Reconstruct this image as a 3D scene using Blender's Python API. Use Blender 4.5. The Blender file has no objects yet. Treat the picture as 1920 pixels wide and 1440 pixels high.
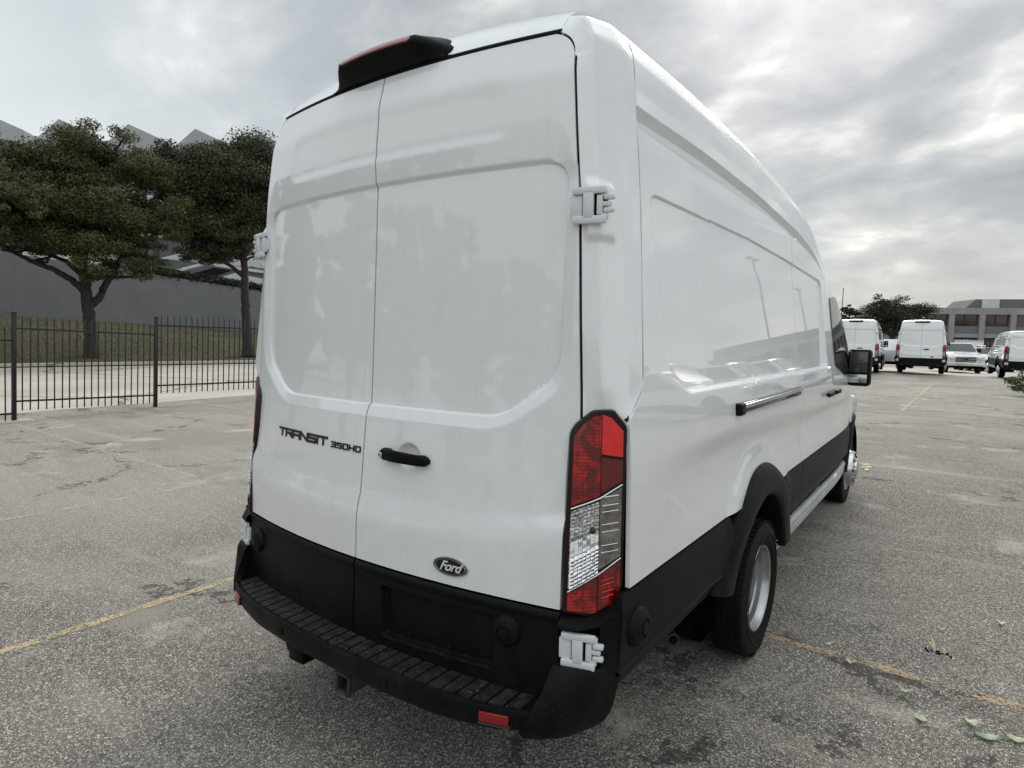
import bpy, bmesh, math, random
import numpy as np
from mathutils import Vector, Matrix, noise as mnoise
PI = math.pi
sc = bpy.context.scene
COL = sc.collection

# ------------------------------------------------------------------ camera, world, sun, exposure
CAM = np.array([1.845, -1.624, 1.671]); FPX = 1162.8
YAW, PITCH, ROLL = math.radians(36.025), math.radians(-4.682), math.radians(0.905)
_f = np.array([-math.sin(YAW)*math.cos(PITCH), math.cos(YAW)*math.cos(PITCH), math.sin(PITCH)])
_r0 = np.array([math.cos(YAW), math.sin(YAW), 0.0]); _u0 = np.cross(_r0, _f)
_r = math.cos(ROLL)*_r0 + math.sin(ROLL)*_u0
_u = -math.sin(ROLL)*_r0 + math.cos(ROLL)*_u0
cam = bpy.data.objects.new('camera', bpy.data.cameras.new('camera')); COL.objects.link(cam)
cam.matrix_world = Matrix(((_r[0], _u[0], -_f[0], CAM[0]), (_r[1], _u[1], -_f[1], CAM[1]), (_r[2], _u[2], -_f[2], CAM[2]), (0, 0, 0, 1)))
cam.data.sensor_fit = 'HORIZONTAL'; cam.data.sensor_width = 36.0; cam.data.lens = FPX/1920*36
cam.data.clip_start = 0.05; cam.data.clip_end = 3000
sc.camera = cam
sc.view_settings.view_transform = 'Standard'; sc.view_settings.look = 'None'
sc.view_settings.gamma = 1.0; sc.view_settings.exposure = 0.50
try: sc.view_settings.use_curve_mapping = False
except Exception: pass

def ray(px, py): return _f + (px-960)/FPX*_r - (py-720)/FPX*_u
def at(px, py, depth): return CAM + depth*ray(px, py)
def gnd(px, py, z=0.0):
    d = ray(px, py); return CAM + (z-CAM[2])/d[2]*d

SUN_AZ, SUN_EL = math.radians(-11), math.radians(31)      # azimuth from +y towards +x
sun_dir = Vector((math.sin(SUN_AZ)*math.cos(SUN_EL), math.cos(SUN_AZ)*math.cos(SUN_EL), math.sin(SUN_EL)))

class NT:
    def __init__(s, tree): s.t = tree; s.n = tree.nodes; s.l = tree.links
    def new(s, typ, **kw):
        n = s.n.new(typ)
        for k, v in kw.items():
            if k.startswith('i_'):
                key = k[2:]
                key = int(key) if key.isdigit() else key.replace('_', ' ')
                s.set(n, key, v)
            else: setattr(n, k, v)
        return n
    def set(s, n, key, v):
        if isinstance(v, bpy.types.NodeSocket): s.l.new(v, n.inputs[key])
        else: n.inputs[key].default_value = v
    def math(s, op, a, b=None, c=None, clamp=False):
        n = s.n.new('ShaderNodeMath'); n.operation = op; n.use_clamp = clamp
        s.set(n, 0, a)
        if b is not None: s.set(n, 1, b)
        if c is not None: s.set(n, 2, c)
        return n.outputs[0]
    def mix(s, fac, a, b, mode='MIX'):
        n = s.n.new('ShaderNodeMix'); n.data_type = 'RGBA'; n.blend_type = mode
        s.set(n, 0, fac); s.set(n, 6, a); s.set(n, 7, b)
        return n.outputs[2]
    def noise(s, vec, scale, detail=4, rough=.55, dist=0.0, out=0):
        n = s.n.new('ShaderNodeTexNoise'); s.set(n, 'Vector', vec)
        n.inputs['Scale'].default_value = scale; n.inputs['Detail'].default_value = detail
        n.inputs['Roughness'].default_value = rough; n.inputs['Distortion'].default_value = dist
        return n.outputs[out]
    def vor(s, vec, scale, feature='F1', out='Distance', rnd=1.0):
        n = s.n.new('ShaderNodeTexVoronoi'); n.feature = feature; s.set(n, 'Vector', vec)
        n.inputs['Scale'].default_value = scale; n.inputs['Randomness'].default_value = rnd
        return n.outputs[out]
    def rng(s, v, a, b, c=0.0, d=1.0, typ='LINEAR'):
        n = s.n.new('ShaderNodeMapRange'); n.interpolation_type = typ; s.set(n, 0, v)
        for i, x in enumerate((a, b, c, d)): n.inputs[i+1].default_value = x
        return n.outputs[0]
    def ramp(s, v, stops):
        n = s.n.new('ShaderNodeValToRGB'); s.set(n, 0, v)
        e = n.color_ramp.elements
        while len(e) < len(stops): e.new(.5)
        for el, (p, c) in zip(e, stops): el.position = p; el.color = (*c, 1) if len(c) == 3 else c
        return n.outputs[0]
    def mapping(s, vec, scale=(1, 1, 1), loc=(0, 0, 0), rot=(0, 0, 0)):
        n = s.n.new('ShaderNodeMapping'); s.set(n, 0, vec)
        n.inputs['Scale'].default_value = scale; n.inputs['Location'].default_value = loc; n.inputs['Rotation'].default_value = rot
        return n.outputs[0]

# overcast sky: a Nishita sky almost wholly behind a layer of stratocumulus, brighter where the sun sits behind it
world = bpy.data.worlds.new('World'); sc.world = world; world.use_nodes = True
w = NT(world.node_tree); w.n.clear()
gen = w.new('ShaderNodeTexCoord').outputs['Generated']
sep = w.new('ShaderNodeSeparateXYZ', i_0=gen)
zc = w.math('ADD', w.math('ABSOLUTE', sep.outputs[2]), 0.34)
cx = w.math('DIVIDE', sep.outputs[0], zc); cy = w.math('DIVIDE', sep.outputs[1], zc)
cv = w.new('ShaderNodeCombineXYZ', i_0=cx, i_1=cy, i_2=0.0).outputs[0]
cvm = w.mapping(cv, scale=(1.0, 1.25, 1), loc=(3.7, 1.9, 0), rot=(0, 0, .35))
n1 = w.noise(cvm, 3.0, 6, .52, .3)
n2 = w.noise(w.mapping(cvm, loc=(7, 3, 2)), 1.2, 3, .5, .3)
n3 = w.noise(w.mapping(cvm, loc=(1, 8, 2)), 7.0, 4, .5, .2)
cl = w.math('ADD', w.math('ADD', w.math('MULTIPLY', n1, .55), w.math('MULTIPLY', n2, .33)), w.math('MULTIPLY', n3, .16))
dot = w.new('ShaderNodeVectorMath', operation='DOT_PRODUCT', i_0=gen, i_1=tuple(sun_dir)).outputs['Value']
glow = w.math('POWER', w.math('MAXIMUM', dot, 0.0), 60.0)
wide = w.math('POWER', w.math('MAXIMUM', dot, 0.0), 2.0)
cloudcol = w.ramp(cl, [(.41, (.175, .19, .205)), (.485, (.225, .24, .252)), (.55, (.30, .312, .315)), (.605, (.425, .433, .42)), (.655, (.68, .68, .62))])
contrast = w.math('ADD', w.math('MULTIPLY', w.rng(dot, .5, .9, .16, 1.0), 1.0), 0.0)
base = w.mix(contrast, (.51, .54, .55, 1), cloudcol)
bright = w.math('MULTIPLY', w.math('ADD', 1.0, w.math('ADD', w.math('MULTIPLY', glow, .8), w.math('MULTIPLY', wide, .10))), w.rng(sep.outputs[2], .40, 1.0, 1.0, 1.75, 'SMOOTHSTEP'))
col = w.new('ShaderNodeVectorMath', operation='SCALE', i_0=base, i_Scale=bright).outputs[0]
low = w.rng(sep.outputs[2], 0.0, .30, 1.0, 0.0, 'SMOOTHSTEP')
col = w.mix(w.math('MULTIPLY', low, .30), col, (.42, .435, .42, 1))
sky = w.new('ShaderNodeTexSky'); sky.sky_type = 'NISHITA'; sky.sun_disc = False
sky.sun_elevation = SUN_EL; sky.sun_rotation = SUN_AZ
skys = w.new('ShaderNodeVectorMath', operation='SCALE', i_0=sky.outputs[0], i_Scale=.12).outputs[0]
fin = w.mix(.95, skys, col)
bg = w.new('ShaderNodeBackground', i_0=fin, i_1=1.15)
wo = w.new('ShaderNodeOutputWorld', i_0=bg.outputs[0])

sun = bpy.data.objects.new('sun', bpy.data.lights.new('sun', 'SUN')); COL.objects.link(sun)
sun.data.energy = 1.25; sun.data.angle = math.radians(24); sun.data.color = (1, .97, .92)
sun.rotation_euler = (-sun_dir).to_track_quat('-Z', 'Y').to_euler()

# ------------------------------------------------------------------ materials
MATS = {}
def material(name, build):
    m = bpy.data.materials.new(name); m.use_nodes = True
    t = NT(m.node_tree); t.n.clear()
    b = t.new('ShaderNodeBsdfPrincipled'); o = t.new('ShaderNodeOutputMaterial'); t.l.new(b.outputs[0], o.inputs[0])
    build(t, b, o); MATS[name] = m; return m
def oc(t): return t.new('ShaderNodeTexCoord').outputs['Object']
def bump(t, b, h, strength=.3, dist=.01):
    n = t.new('ShaderNodeBump'); n.inputs['Strength'].default_value = strength; n.inputs['Distance'].default_value = dist
    t.set(n, 'Height', h); t.l.new(n.outputs[0], b.inputs['Normal'])
def simple(name, col, rough=.5, metal=0.0, spec=.5, var=.12, vscale=6, bmp=0.0, bscale=60, coat=0.0):
    def f(t, b, o):
        v = oc(t); n = t.noise(v, vscale, 5, .6)
        c = t.mix(t.rng(n, .3, .7), tuple(x*(1-var) for x in col)+(1,), tuple(min(1, x*(1+var)) for x in col)+(1,))
        t.set(b, 'Base Color', c); t.set(b, 'Roughness', t.rng(t.noise(v, vscale*3, 4), .3, .7, rough*.88, min(1, rough*1.12)))
        b.inputs['Metallic'].default_value = metal; b.inputs['Specular IOR Level'].default_value = spec
        b.inputs['Coat Weight'].default_value = coat; b.inputs['Coat Roughness'].default_value = .04
        if bmp: bump(t, b, t.noise(v, bscale, 3), bmp, .002)
    return material(name, f)

def f_white(t, b, o):
    v = oc(t)
    dust = t.rng(t.noise(v, 2.2, 6, .65), .42, .75)
    drip = t.rng(t.noise(t.mapping(v, scale=(14, 14, 1.2)), 2.0, 4, .6), .52, .8)
    film = t.rng(t.new('ShaderNodeSeparateXYZ', i_0=v).outputs[2], 1.35, .80, 0, .45)
    spk = t.rng(t.noise(v, 38, 5, .7), .52, .72, 0, .35)
    d = t.math('ADD', t.math('ADD', t.math('MULTIPLY', dust, .25), t.math('MULTIPLY', drip, .4)), t.math('ADD', spk, t.math('MULTIPLY', film, t.rng(t.noise(v, 7, 6, .7), .35, .65))), clamp=True)
    c = t.mix(d, (.81, .825, .83, 1), (.72, .725, .715, 1))
    t.set(b, 'Base Color', c)
    t.set(b, 'Roughness', t.rng(d, 0, .7, .28, .42))
    b.inputs['Coat Weight'].default_value = 1.0; t.set(b, 'Coat Roughness', t.rng(d, 0, .6, .012, .05))
    b.inputs['Coat IOR'].default_value = 1.52; b.inputs['Specular IOR Level'].default_value = .3
    bump(t, b, t.noise(v, 70, 3, .5), .018, .002)
f_w = material('white_paint', f_white)
def f_black(t, b, o):
    v = oc(t)
    dust = t.rng(t.noise(t.mapping(v, scale=(1, 1, .5)), 5, 7, .7), .45, .75)
    sp = t.rng(t.noise(v, 90, 3, .6), .62, .75)
    low = t.rng(t.new('ShaderNodeSeparateXYZ', i_0=v).outputs[2], .85, .45, .1, .75)
    c = t.mix(t.math('MULTIPLY', dust, low), (.0042, .0043, .0048, 1), (.024, .023, .0215, 1))
    c = t.mix(t.math('MULTIPLY', sp, t.math('MULTIPLY', low, .35)), c, (.11, .10, .09, 1))
    t.set(b, 'Base Color', c); b.inputs['Roughness'].default_value = .48; b.inputs['Specular IOR Level'].default_value = .13
    bump(t, b, t.noise(v, 420, 2), .18, .001)
material('black_plastic', f_black)
def f_step(t, b, o):
    v = oc(t)
    dust = t.rng(t.noise(v, 22, 7, .72), .42, .7)
    sp = t.rng(t.vor(v, 70), .22, .08)
    c = t.mix(dust, (.006, .0063, .0075, 1), (.034, .034, .035, 1))
    c = t.mix(t.math('MULTIPLY', sp, t.rng(t.noise(v, 9, 3), .42, .60)), c, (.30, .29, .27, 1))
    t.set(b, 'Base Color', c); b.inputs['Roughness'].default_value = .5
    bump(t, b, t.noise(v, 260, 3), .3, .002)
material('step_plastic', f_step)
simple('black_rubber', (.0085, .0085, .009), .65, var=.3, spec=.16)
simple('dark_void', (.002, .002, .002), .95, spec=.1)
simple('black_gloss', (.007, .007, .009), .12, spec=.6)
simple('underbody', (.006, .006, .006), .8, var=.3, spec=.1)
simple('badge_black', (.006, .006, .008), .2)
simple('chrome', (.62, .62, .62), .16, metal=1.0)
simple('lamp_bowl', (.30, .30, .29), .10, metal=1.0, var=.5, vscale=25, bmp=.6, bscale=40)
simple('alloy', (.42, .43, .44), .30, metal=.9, vscale=14, bmp=.05)
simple('brushed_rail', (.62, .63, .64), .22, metal=.95, vscale=20)
simple('steel_dark', (.10, .095, .09), .5, metal=.8, vscale=20, bmp=.2)
simple('exhaust_steel', (.26, .24, .22), .42, metal=.9, vscale=30, bmp=.2)
simple('hinge_white', (.66, .68, .69), .35, coat=.4, var=.04)
simple('sill_grey', (.40, .41, .41), .4, coat=.2, var=.2)
simple('silver_paint', (.36, .37, .38), .3, coat=.8, var=.04)
simple('red_paint', (.35, .02, .015), .3, coat=.8)
simple('navy_trim', (.012, .016, .03), .3)
simple('grey_plastic', (.05, .052, .055), .5)
simple('lamp_glass_far', (.55, .57, .58), .08, spec=.8)
simple('amber', (.55, .18, .03), .15)
simple('fence_black', (.006, .0065, .009), .33, var=.3)
simple('mirror_far', (.03, .032, .033), .06, spec=1)
simple('mirror_glass', (.50, .53, .54), .02, metal=1.0, var=.0)
def f_red(t, b, o):
    v = oc(t)
    br = t.new('ShaderNodeTexBrick'); t.set(br, 'Vector', t.mapping(v, scale=(1, 1, 1), rot=(0, 0, 0)))
    vv = t.new('ShaderNodeSeparateXYZ', i_0=v)
    s = t.math('ADD', vv.outputs[0], vv.outputs[1])
    cmb = t.new('ShaderNodeCombineXYZ', i_0=s, i_1=vv.outputs[2], i_2=0.0).outputs[0]
    t.set(br, 'Vector', t.mapping(cmb, scale=(1, 1, 1)))
    br.inputs['Scale'].default_value = 22; br.inputs['Mortar Size'].default_value = .035; br.offset = 0
    big = t.rng(t.noise(cmb, 16, 2, .5, 1.0), .42, .62)
    c = t.mix(big, (.13, .0015, .0018, 1), (.50, .006, .006, 1))
    c = t.mix(t.math('MULTIPLY', br.outputs['Fac'], .6), c, (.04, .0, .0, 1))
    t.set(b, 'Base Color', c); b.inputs['Roughness'].default_value = .28; b.inputs['Coat Weight'].default_value = 1; b.inputs['Coat Roughness'].default_value = .015
    b.inputs['Specular IOR Level'].default_value = .3
    bump(t, b, t.math('ADD', br.outputs['Fac'], t.noise(cmb, 60, 2)), .35, .004)
material('red_lens', f_red)
def f_reflector(t, b, o):
    c = t.mix(t.rng(t.vor(oc(t), 260), .2, .5), (.30, .006, .005, 1), (.22, .003, .003, 1))
    t.set(b, 'Base Color', c); b.inputs['Roughness'].default_value = .25; b.inputs['Coat Weight'].default_value = .6
material('red_reflector', f_reflector)
simple('dark_red', (.11, .0015, .002), .12, coat=1.0, var=.2)
simple('lamp_frame', (.008, .001, .0015), .25, coat=.25, spec=.3, var=.2)
simple('bright_red', (.72, .010, .009), .25, coat=1.0, var=.15, vscale=40)
def f_hi(t, b, o):
    t.set(b, 'Base Color', t.mix(t.noise(oc(t), 30), (.19, .018, .018, 1), (.28, .04, .036, 1))); b.inputs['Roughness'].default_value = .12; b.inputs['Coat Weight'].default_value = 1
material('high_brake_red', f_hi)
def f_refl(t, b, o):
    v = oc(t); vv = t.new('ShaderNodeSeparateXYZ', i_0=v)
    cmb = t.new('ShaderNodeCombineXYZ', i_0=t.math('ADD', vv.outputs[0], vv.outputs[1]), i_1=vv.outputs[2], i_2=0.0).outputs[0]
    br = t.new('ShaderNodeTexBrick'); t.set(br, 'Vector', t.mapping(cmb, rot=(0, 0, .12))); br.offset = .3
    br.inputs['Scale'].default_value = 34; br.inputs['Mortar Size'].default_value = .03
    c = t.mix(br.outputs['Fac'], (.78, .78, .78, 1), (.08, .08, .08, 1))
    t.set(b, 'Base Color', c); b.inputs['Metallic'].default_value = 1; b.inputs['Roughness'].default_value = .12
    bump(t, b, t.math('ADD', t.math('MULTIPLY', br.outputs['Fac'], -1.0), t.noise(cmb, 24, 2)), .9, .012)
material('lamp_reflector', f_refl)
def f_glass(t, b, o):
    b.inputs['Base Color'].default_value = (.95, .97, .97, 1)
    t.set(b, 'Roughness', t.rng(t.noise(oc(t), 12), .3, .7, .01, .03)); b.inputs['Transmission Weight'].default_value = 1; b.inputs['IOR'].default_value = 1.15
    b.inputs['Specular IOR Level'].default_value = .8
material('clear_glass', f_glass)
def f_win(t, b, o):
    t.set(b, 'Base Color', t.mix(t.noise(oc(t), 1.3, 4), (.006, .007, .008, 1), (.03, .034, .036, 1)))
    b.inputs['Roughness'].default_value = .03; b.inputs['Specular IOR Level'].default_value = .9
material('tinted_glass', f_win)
def f_bwin(t, b, o):
    v = oc(t)
    t.set(b, 'Base Color', t.mix(t.rng(t.noise(v, .25, 3), .4, .6), (.045, .032, .028, 1), (.085, .06, .052, 1)))
    b.inputs['Roughness'].default_value = .08; b.inputs['Specular IOR Level'].default_value = .6
material('bronze_glass', f_bwin)
def f_conc(c1, c2, scale=.7, bm=.15):
    def f(t, b, o):
        v = oc(t); n = t.noise(v, scale, 8, .65)
        st = t.rng(t.noise(t.mapping(v, scale=(3, 3, .25)), 1.2, 6, .65), .4, .7)
        c = t.mix(t.rng(n, .3, .7), (*c1, 1), (*c2, 1)); c = t.mix(t.math('MULTIPLY', st, .22), c, tuple(x*.55 for x in c1)+(1,))
        t.set(b, 'Base Color', c); b.inputs['Roughness'].default_value = .85
        bump(t, b, t.noise(v, 14, 6, .7), bm, .01)
    return f
material('grey_wall', f_conc((.165, .170, .175), (.195, .20, .205)))
material('roof_cladding', f_conc((.33, .34, .35), (.40, .41, .42)))
material('balcony_white', f_conc((.48, .49, .50), (.62, .63, .64)))
material('facade_grey', f_conc((.22, .225, .225), (.30, .305, .305), .4))
material('facade_dark', f_conc((.13, .135, .14), (.17, .175, .18), .4))
def f_leaf(c1, c2, c3, sc_=.5):
    def f(t, b, o):
        v = oc(t)
        big = t.rng(t.noise(v, sc_, 3, .6), .36, .64); sm = t.rng(t.noise(v, 4.5, 2), .35, .65)
        c = t.mix(big, (*c1, 1), (*c2, 1)); c = t.mix(t.math('MULTIPLY', sm, .6), c, (*c3, 1))
        t.set(b, 'Base Color', c); b.inputs['Roughness'].default_value = .6; b.inputs['Specular IOR Level'].default_value = .25
    return f
material('oak_leaves', f_leaf((.036, .044, .017), (.125, .132, .046), (.075, .083, .032)))
material('oak_leaves_dark', f_leaf((.032, .039, .021), (.075, .083, .038), (.075, .081, .042)))
material('far_leaves', f_leaf((.012, .016, .010), (.026, .032, .016), (.02, .024, .013)))
material('bush_leaves', f_leaf((.07, .085, .035), (.12, .125, .05), (.09, .11, .04), 3))
def f_bark(t, b, o):
    v = t.mapping(oc(t), scale=(5, 5, 1.2)); n = t.noise(v, 3, 6, .7)
    t.set(b, 'Base Color', t.mix(t.rng(n, .35, .65), (.018, .015, .013, 1), (.055, .047, .04, 1))); b.inputs['Roughness'].default_value = .9
    bump(t, b, n, .9, .04)
material('bark', f_bark)

def f_asph(t, b, o):
    v = oc(t)
    # aggregate in the worn surface: two sizes of stone
    v1 = t.n.new('ShaderNodeTexVoronoi'); t.set(v1, 'Vector', v); v1.inputs['Scale'].default_value = 150
    v2 = t.n.new('ShaderNodeTexVoronoi'); t.set(v2, 'Vector', t.mapping(v, loc=(5, 2, 0))); v2.inputs['Scale'].default_value = 48
    e1 = t.vor(v, 150, 'DISTANCE_TO_EDGE')
    r1 = t.new('ShaderNodeSeparateColor', i_0=v1.outputs['Color']); r2 = t.new('ShaderNodeSeparateColor', i_0=v2.outputs['Color'])
    stone = t.ramp(r1.outputs[0], [(0, (.11, .100, .087)), (.30, (.235, .215, .187)), (.58, (.385, .355, .310)), (.84, (.58, .54, .475)), (1, (.90, .86, .77))])
    binder = (.052, .046, .041, 1)
    c = t.mix(t.rng(e1, .02, .16), binder, stone)
    bigm = t.math('MULTIPLY', t.rng(r2.outputs[1], .90, .93), t.rng(v2.outputs['Distance'], .42, .30))
    c = t.mix(t.math('MULTIPLY', bigm, .75), c, (.58, .55, .49, 1))
    grit = t.rng(t.noise(v, 260, 2, .6), .3, .7, .78, 1.22)
    c = t.new('ShaderNodeVectorMath', operation='SCALE', i_0=c, i_Scale=grit).outputs[0]
    # large weathering: pale bleached areas, dark patches, streaks along the lanes
    wv = t.noise(v, .35, 7, .62, .5); wv2 = t.noise(t.mapping(v, loc=(9, 4, 1)), 1.3, 7, .65, .4)
    strk = t.noise(t.mapping(v, scale=(.16, 1.5, 1), rot=(0, 0, .1), loc=(2, 7, 0)), 1.5, 6, .65, .3)
    sp_ = t.new('ShaderNodeSeparateXYZ', i_0=v)
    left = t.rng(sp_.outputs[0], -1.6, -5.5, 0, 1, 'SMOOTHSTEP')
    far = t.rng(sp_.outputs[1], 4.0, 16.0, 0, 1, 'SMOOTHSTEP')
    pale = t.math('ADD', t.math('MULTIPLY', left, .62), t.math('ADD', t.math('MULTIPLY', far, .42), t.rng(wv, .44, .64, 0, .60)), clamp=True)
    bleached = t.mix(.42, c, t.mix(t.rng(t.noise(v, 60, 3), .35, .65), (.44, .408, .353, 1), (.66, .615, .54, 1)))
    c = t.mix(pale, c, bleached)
    patch = t.rng(wv2, .58, .68); c = t.mix(t.math('MULTIPLY', patch, .5), c, (.66, .62, .54, 1))
    c = t.mix(t.rng(wv2, .36, .24, 0, .2), c, (.15, .14, .125, 1))
    c = t.mix(t.rng(strk, .56, .72, 0, .42), c, (.58, .535, .45, 1)); c = t.mix(t.rng(strk, .42, .30, 0, .4), c, (.14, .128, .112, 1))
    rust = t.rng(t.noise(t.mapping(v, loc=(3, 3, 3)), .8, 3, .5), .63, .75, 0, .35); c = t.mix(rust, c, (.16, .095, .06, 1))
    # bleached round spots where stuff was ground off
    for (sx_, sy_, rr_, am) in ((-1.93, -.08, .17, .85), (-3.2, -.5, .22, .5), (2.3, 6.6, .35, .5), (2.6, 4.4, .25, .35), (-4.6, .2, .3, .35)):
        dd = t.new('ShaderNodeVectorMath', operation='DISTANCE', i_0=v, i_1=(sx_, sy_, 0)).outputs['Value']
        dn = t.math('ADD', dd, t.math('MULTIPLY', t.math('SUBTRACT', t.noise(v, 6, 5, .7), .5), rr_*1.6))
        c = t.mix(t.rng(dn, rr_, rr_*.55, 0, am), c, t.mix(t.rng(t.noise(v, 130, 2), .35, .65), (.20, .185, .15, 1), (.46, .43, .37, 1)))
    # cracks
    wx = t.new('ShaderNodeVectorMath', operation='ADD', i_0=v, i_1=t.new('ShaderNodeVectorMath', operation='SCALE', i_0=t.noise(v, 1.6, 6, .75, 0, 1), i_Scale=1.3).outputs[0]).outputs[0]
    ck = t.vor(wx, .24, 'DISTANCE_TO_EDGE')
    cw = t.rng(t.noise(v, 2.2, 4), .44, .62, 0, .009)
    crack = t.math('LESS_THAN', ck, cw)
    ck2 = t.vor(t.mapping(wx, loc=(3, 3, 0)), .8, 'DISTANCE_TO_EDGE'); cw2 = t.rng(t.noise(t.mapping(v, loc=(4, 0, 0)), .7, 3), .60, .75, 0, .006)
    crack = t.math('MAXIMUM', crack, t.math('LESS_THAN', ck2, cw2))
    c = t.mix(t.math('MULTIPLY', crack, .7), c, (.045, .04, .034, 1))
    t.set(b, 'Base Color', c); b.inputs['Roughness'].default_value = .88; b.inputs['Specular IOR Level'].default_value = .25
    h = t.math('ADD', t.math('MULTIPLY', t.rng(e1, 0, .25), .5), t.math('MULTIPLY', r1.outputs[1], .7))
    h = t.math('SUBTRACT', h, t.math('MULTIPLY', crack, 2.2))
    bump(t, b, h, .75, .005)
material('asphalt', f_asph)
def f_line(col, wear, wlo, whi):
    def f(t, b, o):
        v = oc(t)
        e = t.vor(v, 105, 'DISTANCE_TO_EDGE'); r1 = t.new('ShaderNodeSeparateColor', i_0=t.vor(v, 105, 'F1', 'Color'))
        n = t.noise(v, 7, 8, .72); m = t.math('ADD', t.math('MULTIPLY', n, .75), t.math('MULTIPLY', r1.outputs[0], .25))
        m = t.math('SUBTRACT', m, t.math('MULTIPLY', t.rng(e, .12, .02), .10))
        uv = t.new('ShaderNodeTexCoord').outputs['UV']; uu = t.new('ShaderNodeSeparateXYZ', i_0=uv)
        edge = t.math('MULTIPLY', t.math('ABSOLUTE', t.math('SUBTRACT', uu.outputs[0], .5)), 2.0)
        m = t.math('SUBTRACT', m, t.rng(edge, .55, 1.0, 0, .22))
        mask = t.rng(m, wlo, whi)
        t.set(b, 'Base Color', t.mix(t.rng(r1.outputs[1], 0, 1), tuple(x*.8 for x in col)+(1,), (*col, 1)))
        b.inputs['Roughness'].default_value = .8
        tr = t.new('ShaderNodeBsdfTransparent'); mx = t.new('ShaderNodeMixShader')
        t.set(mx, 0, t.math('MULTIPLY', mask, wear)); t.l.new(tr.outputs[0], mx.inputs[1]); t.l.new(b.outputs[0], mx.inputs[2]); t.l.new(mx.outputs[0], o.inputs[0])
    return f
material('yellow_line', f_line((.66, .53, .30), .88, .35, .52))
material('worn_line', f_line((.62, .45, .27), .85, .40, .57))
material('pale_line', f_line((.68, .64, .55), .72, .41, .56))
def f_drive(t, b, o):
    v = oc(t)
    n = t.noise(v, .3, 7, .6, .4); s = t.noise(t.mapping(v, scale=(.8, .12, 1), rot=(0, 0, .1)), .8, 6, .65, .5)
    c = t.mix(t.rng(n, .35, .65), (.46, .42, .36, 1), (.60, .56, .49, 1)); c = t.mix(t.rng(s, .45, .65, 0, .6), c, (.38, .345, .29, 1))
    c = t.mix(t.rng(t.noise(v, 30, 4), .35, .7, 0, .3), c, (.36, .33, .285, 1))
    ck = t.vor(t.new('ShaderNodeVectorMath', operation='ADD', i_0=v, i_1=t.noise(v, .8, 5, .7, 0, 1)).outputs[0], .12, 'DISTANCE_TO_EDGE')
    c = t.mix(t.math('MULTIPLY', t.math('LESS_THAN', ck, .006), .7), c, (.08, .07, .06, 1))
    t.set(b, 'Base Color', c); b.inputs['Roughness'].default_value = .9; bump(t, b, t.noise(v, 60, 4), .3, .005)
material('drive_concrete', f_drive)
def f_grass(t, b, o):
    v = oc(t)
    n = t.noise(v, .45, 6, .65, .4); f_ = t.noise(t.mapping(v, scale=(1, 1, .4)), 9, 6, .75)
    c = t.mix(t.rng(f_, .35, .65), (.045, .052, .02, 1), (.10, .098, .04, 1))
    c = t.mix(t.rng(n, .46, .60, 0, .8), c, (.10, .075, .052, 1))
    t.set(b, 'Base Color', c); b.inputs['Roughness'].default_value = 1; bump(t, b, f_, .6, .05)
material('grass_bank', f_grass)
def f_blade(t, b, o):
    t.set(b, 'Base Color', t.mix(t.rng(t.noise(oc(t), .8, 4), .4, .6), (.055, .066, .024, 1), (.12, .105, .05, 1))); b.inputs['Roughness'].default_value = .9
material('grass_blades', f_blade)
M = MATS

# ------------------------------------------------------------------ object helpers
def thing(name, label, cat, loc=(0, 0, 0), rotz=0.0, group=None):
    o = bpy.data.objects.new(name, None); COL.objects.link(o); o.location = loc; o.rotation_euler = (0, 0, rotz)
    o.empty_display_size = .2; o['label'] = label; o['category'] = cat
    if group: o['group'] = group
    return o
def tag(o, label, cat, group=None):
    o['label'] = label; o['category'] = cat
    if group: o['group'] = group
    return o
def struct(o, kind='structure'): o['kind'] = kind; return o
def fin_mesh(me, mat, sharp=35):
    me.materials.append(M[mat] if isinstance(mat, str) else mat)
    me.shade_smooth()
    try: me.set_sharp_from_angle(angle=math.radians(sharp))
    except Exception: pass
def link(name, me, parent=None, loc=None, label=None):
    o = bpy.data.objects.new(name, me); COL.objects.link(o)
    if parent is not None: o.parent = parent
    if loc is not None: o.location = loc
    if label: o['label'] = label
    return o
def pm(name, V, F, mat, parent=None, sharp=35, loc=None, label=None):
    me = bpy.data.meshes.new(name); me.from_pydata([tuple(map(float, v)) for v in V], [], [tuple(map(int, f)) for f in F]); me.update()
    fin_mesh(me, mat, sharp)
    return link(name, me, parent, loc, label)
def bmobj(name, bm, mat, parent=None, sharp=35, loc=None, label=None):
    bmesh.ops.recalc_face_normals(bm, faces=bm.faces)
    me = bpy.data.meshes.new(name); bm.to_mesh(me); bm.free(); fin_mesh(me, mat, sharp)
    return link(name, me, parent, loc, label)
def add_box(bm, c, s, bev=0.0, rot=None, seg=2, taper=None):
    r = bmesh.ops.create_cube(bm, size=1.0); vs = r['verts']
    for v in vs:
        if taper and v.co.z > 0: v.co.x *= taper[0]; v.co.y *= taper[1]
        v.co = Vector((v.co.x*s[0], v.co.y*s[1], v.co.z*s[2]))
    if bev > 0:
        es = list({e for v in vs for e in v.link_edges})
        rr = bmesh.ops.bevel(bm, geom=es, offset=bev, segments=seg, affect='EDGES', profile=.5)
        vs = list({v for v in rr['verts']} | {v for v in vs if v.is_valid})
    mt = Matrix.Translation(c)
    if rot is not None: mt = mt @ rot.to_4x4()
    bmesh.ops.transform(bm, matrix=mt, verts=vs)
    return vs
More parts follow.
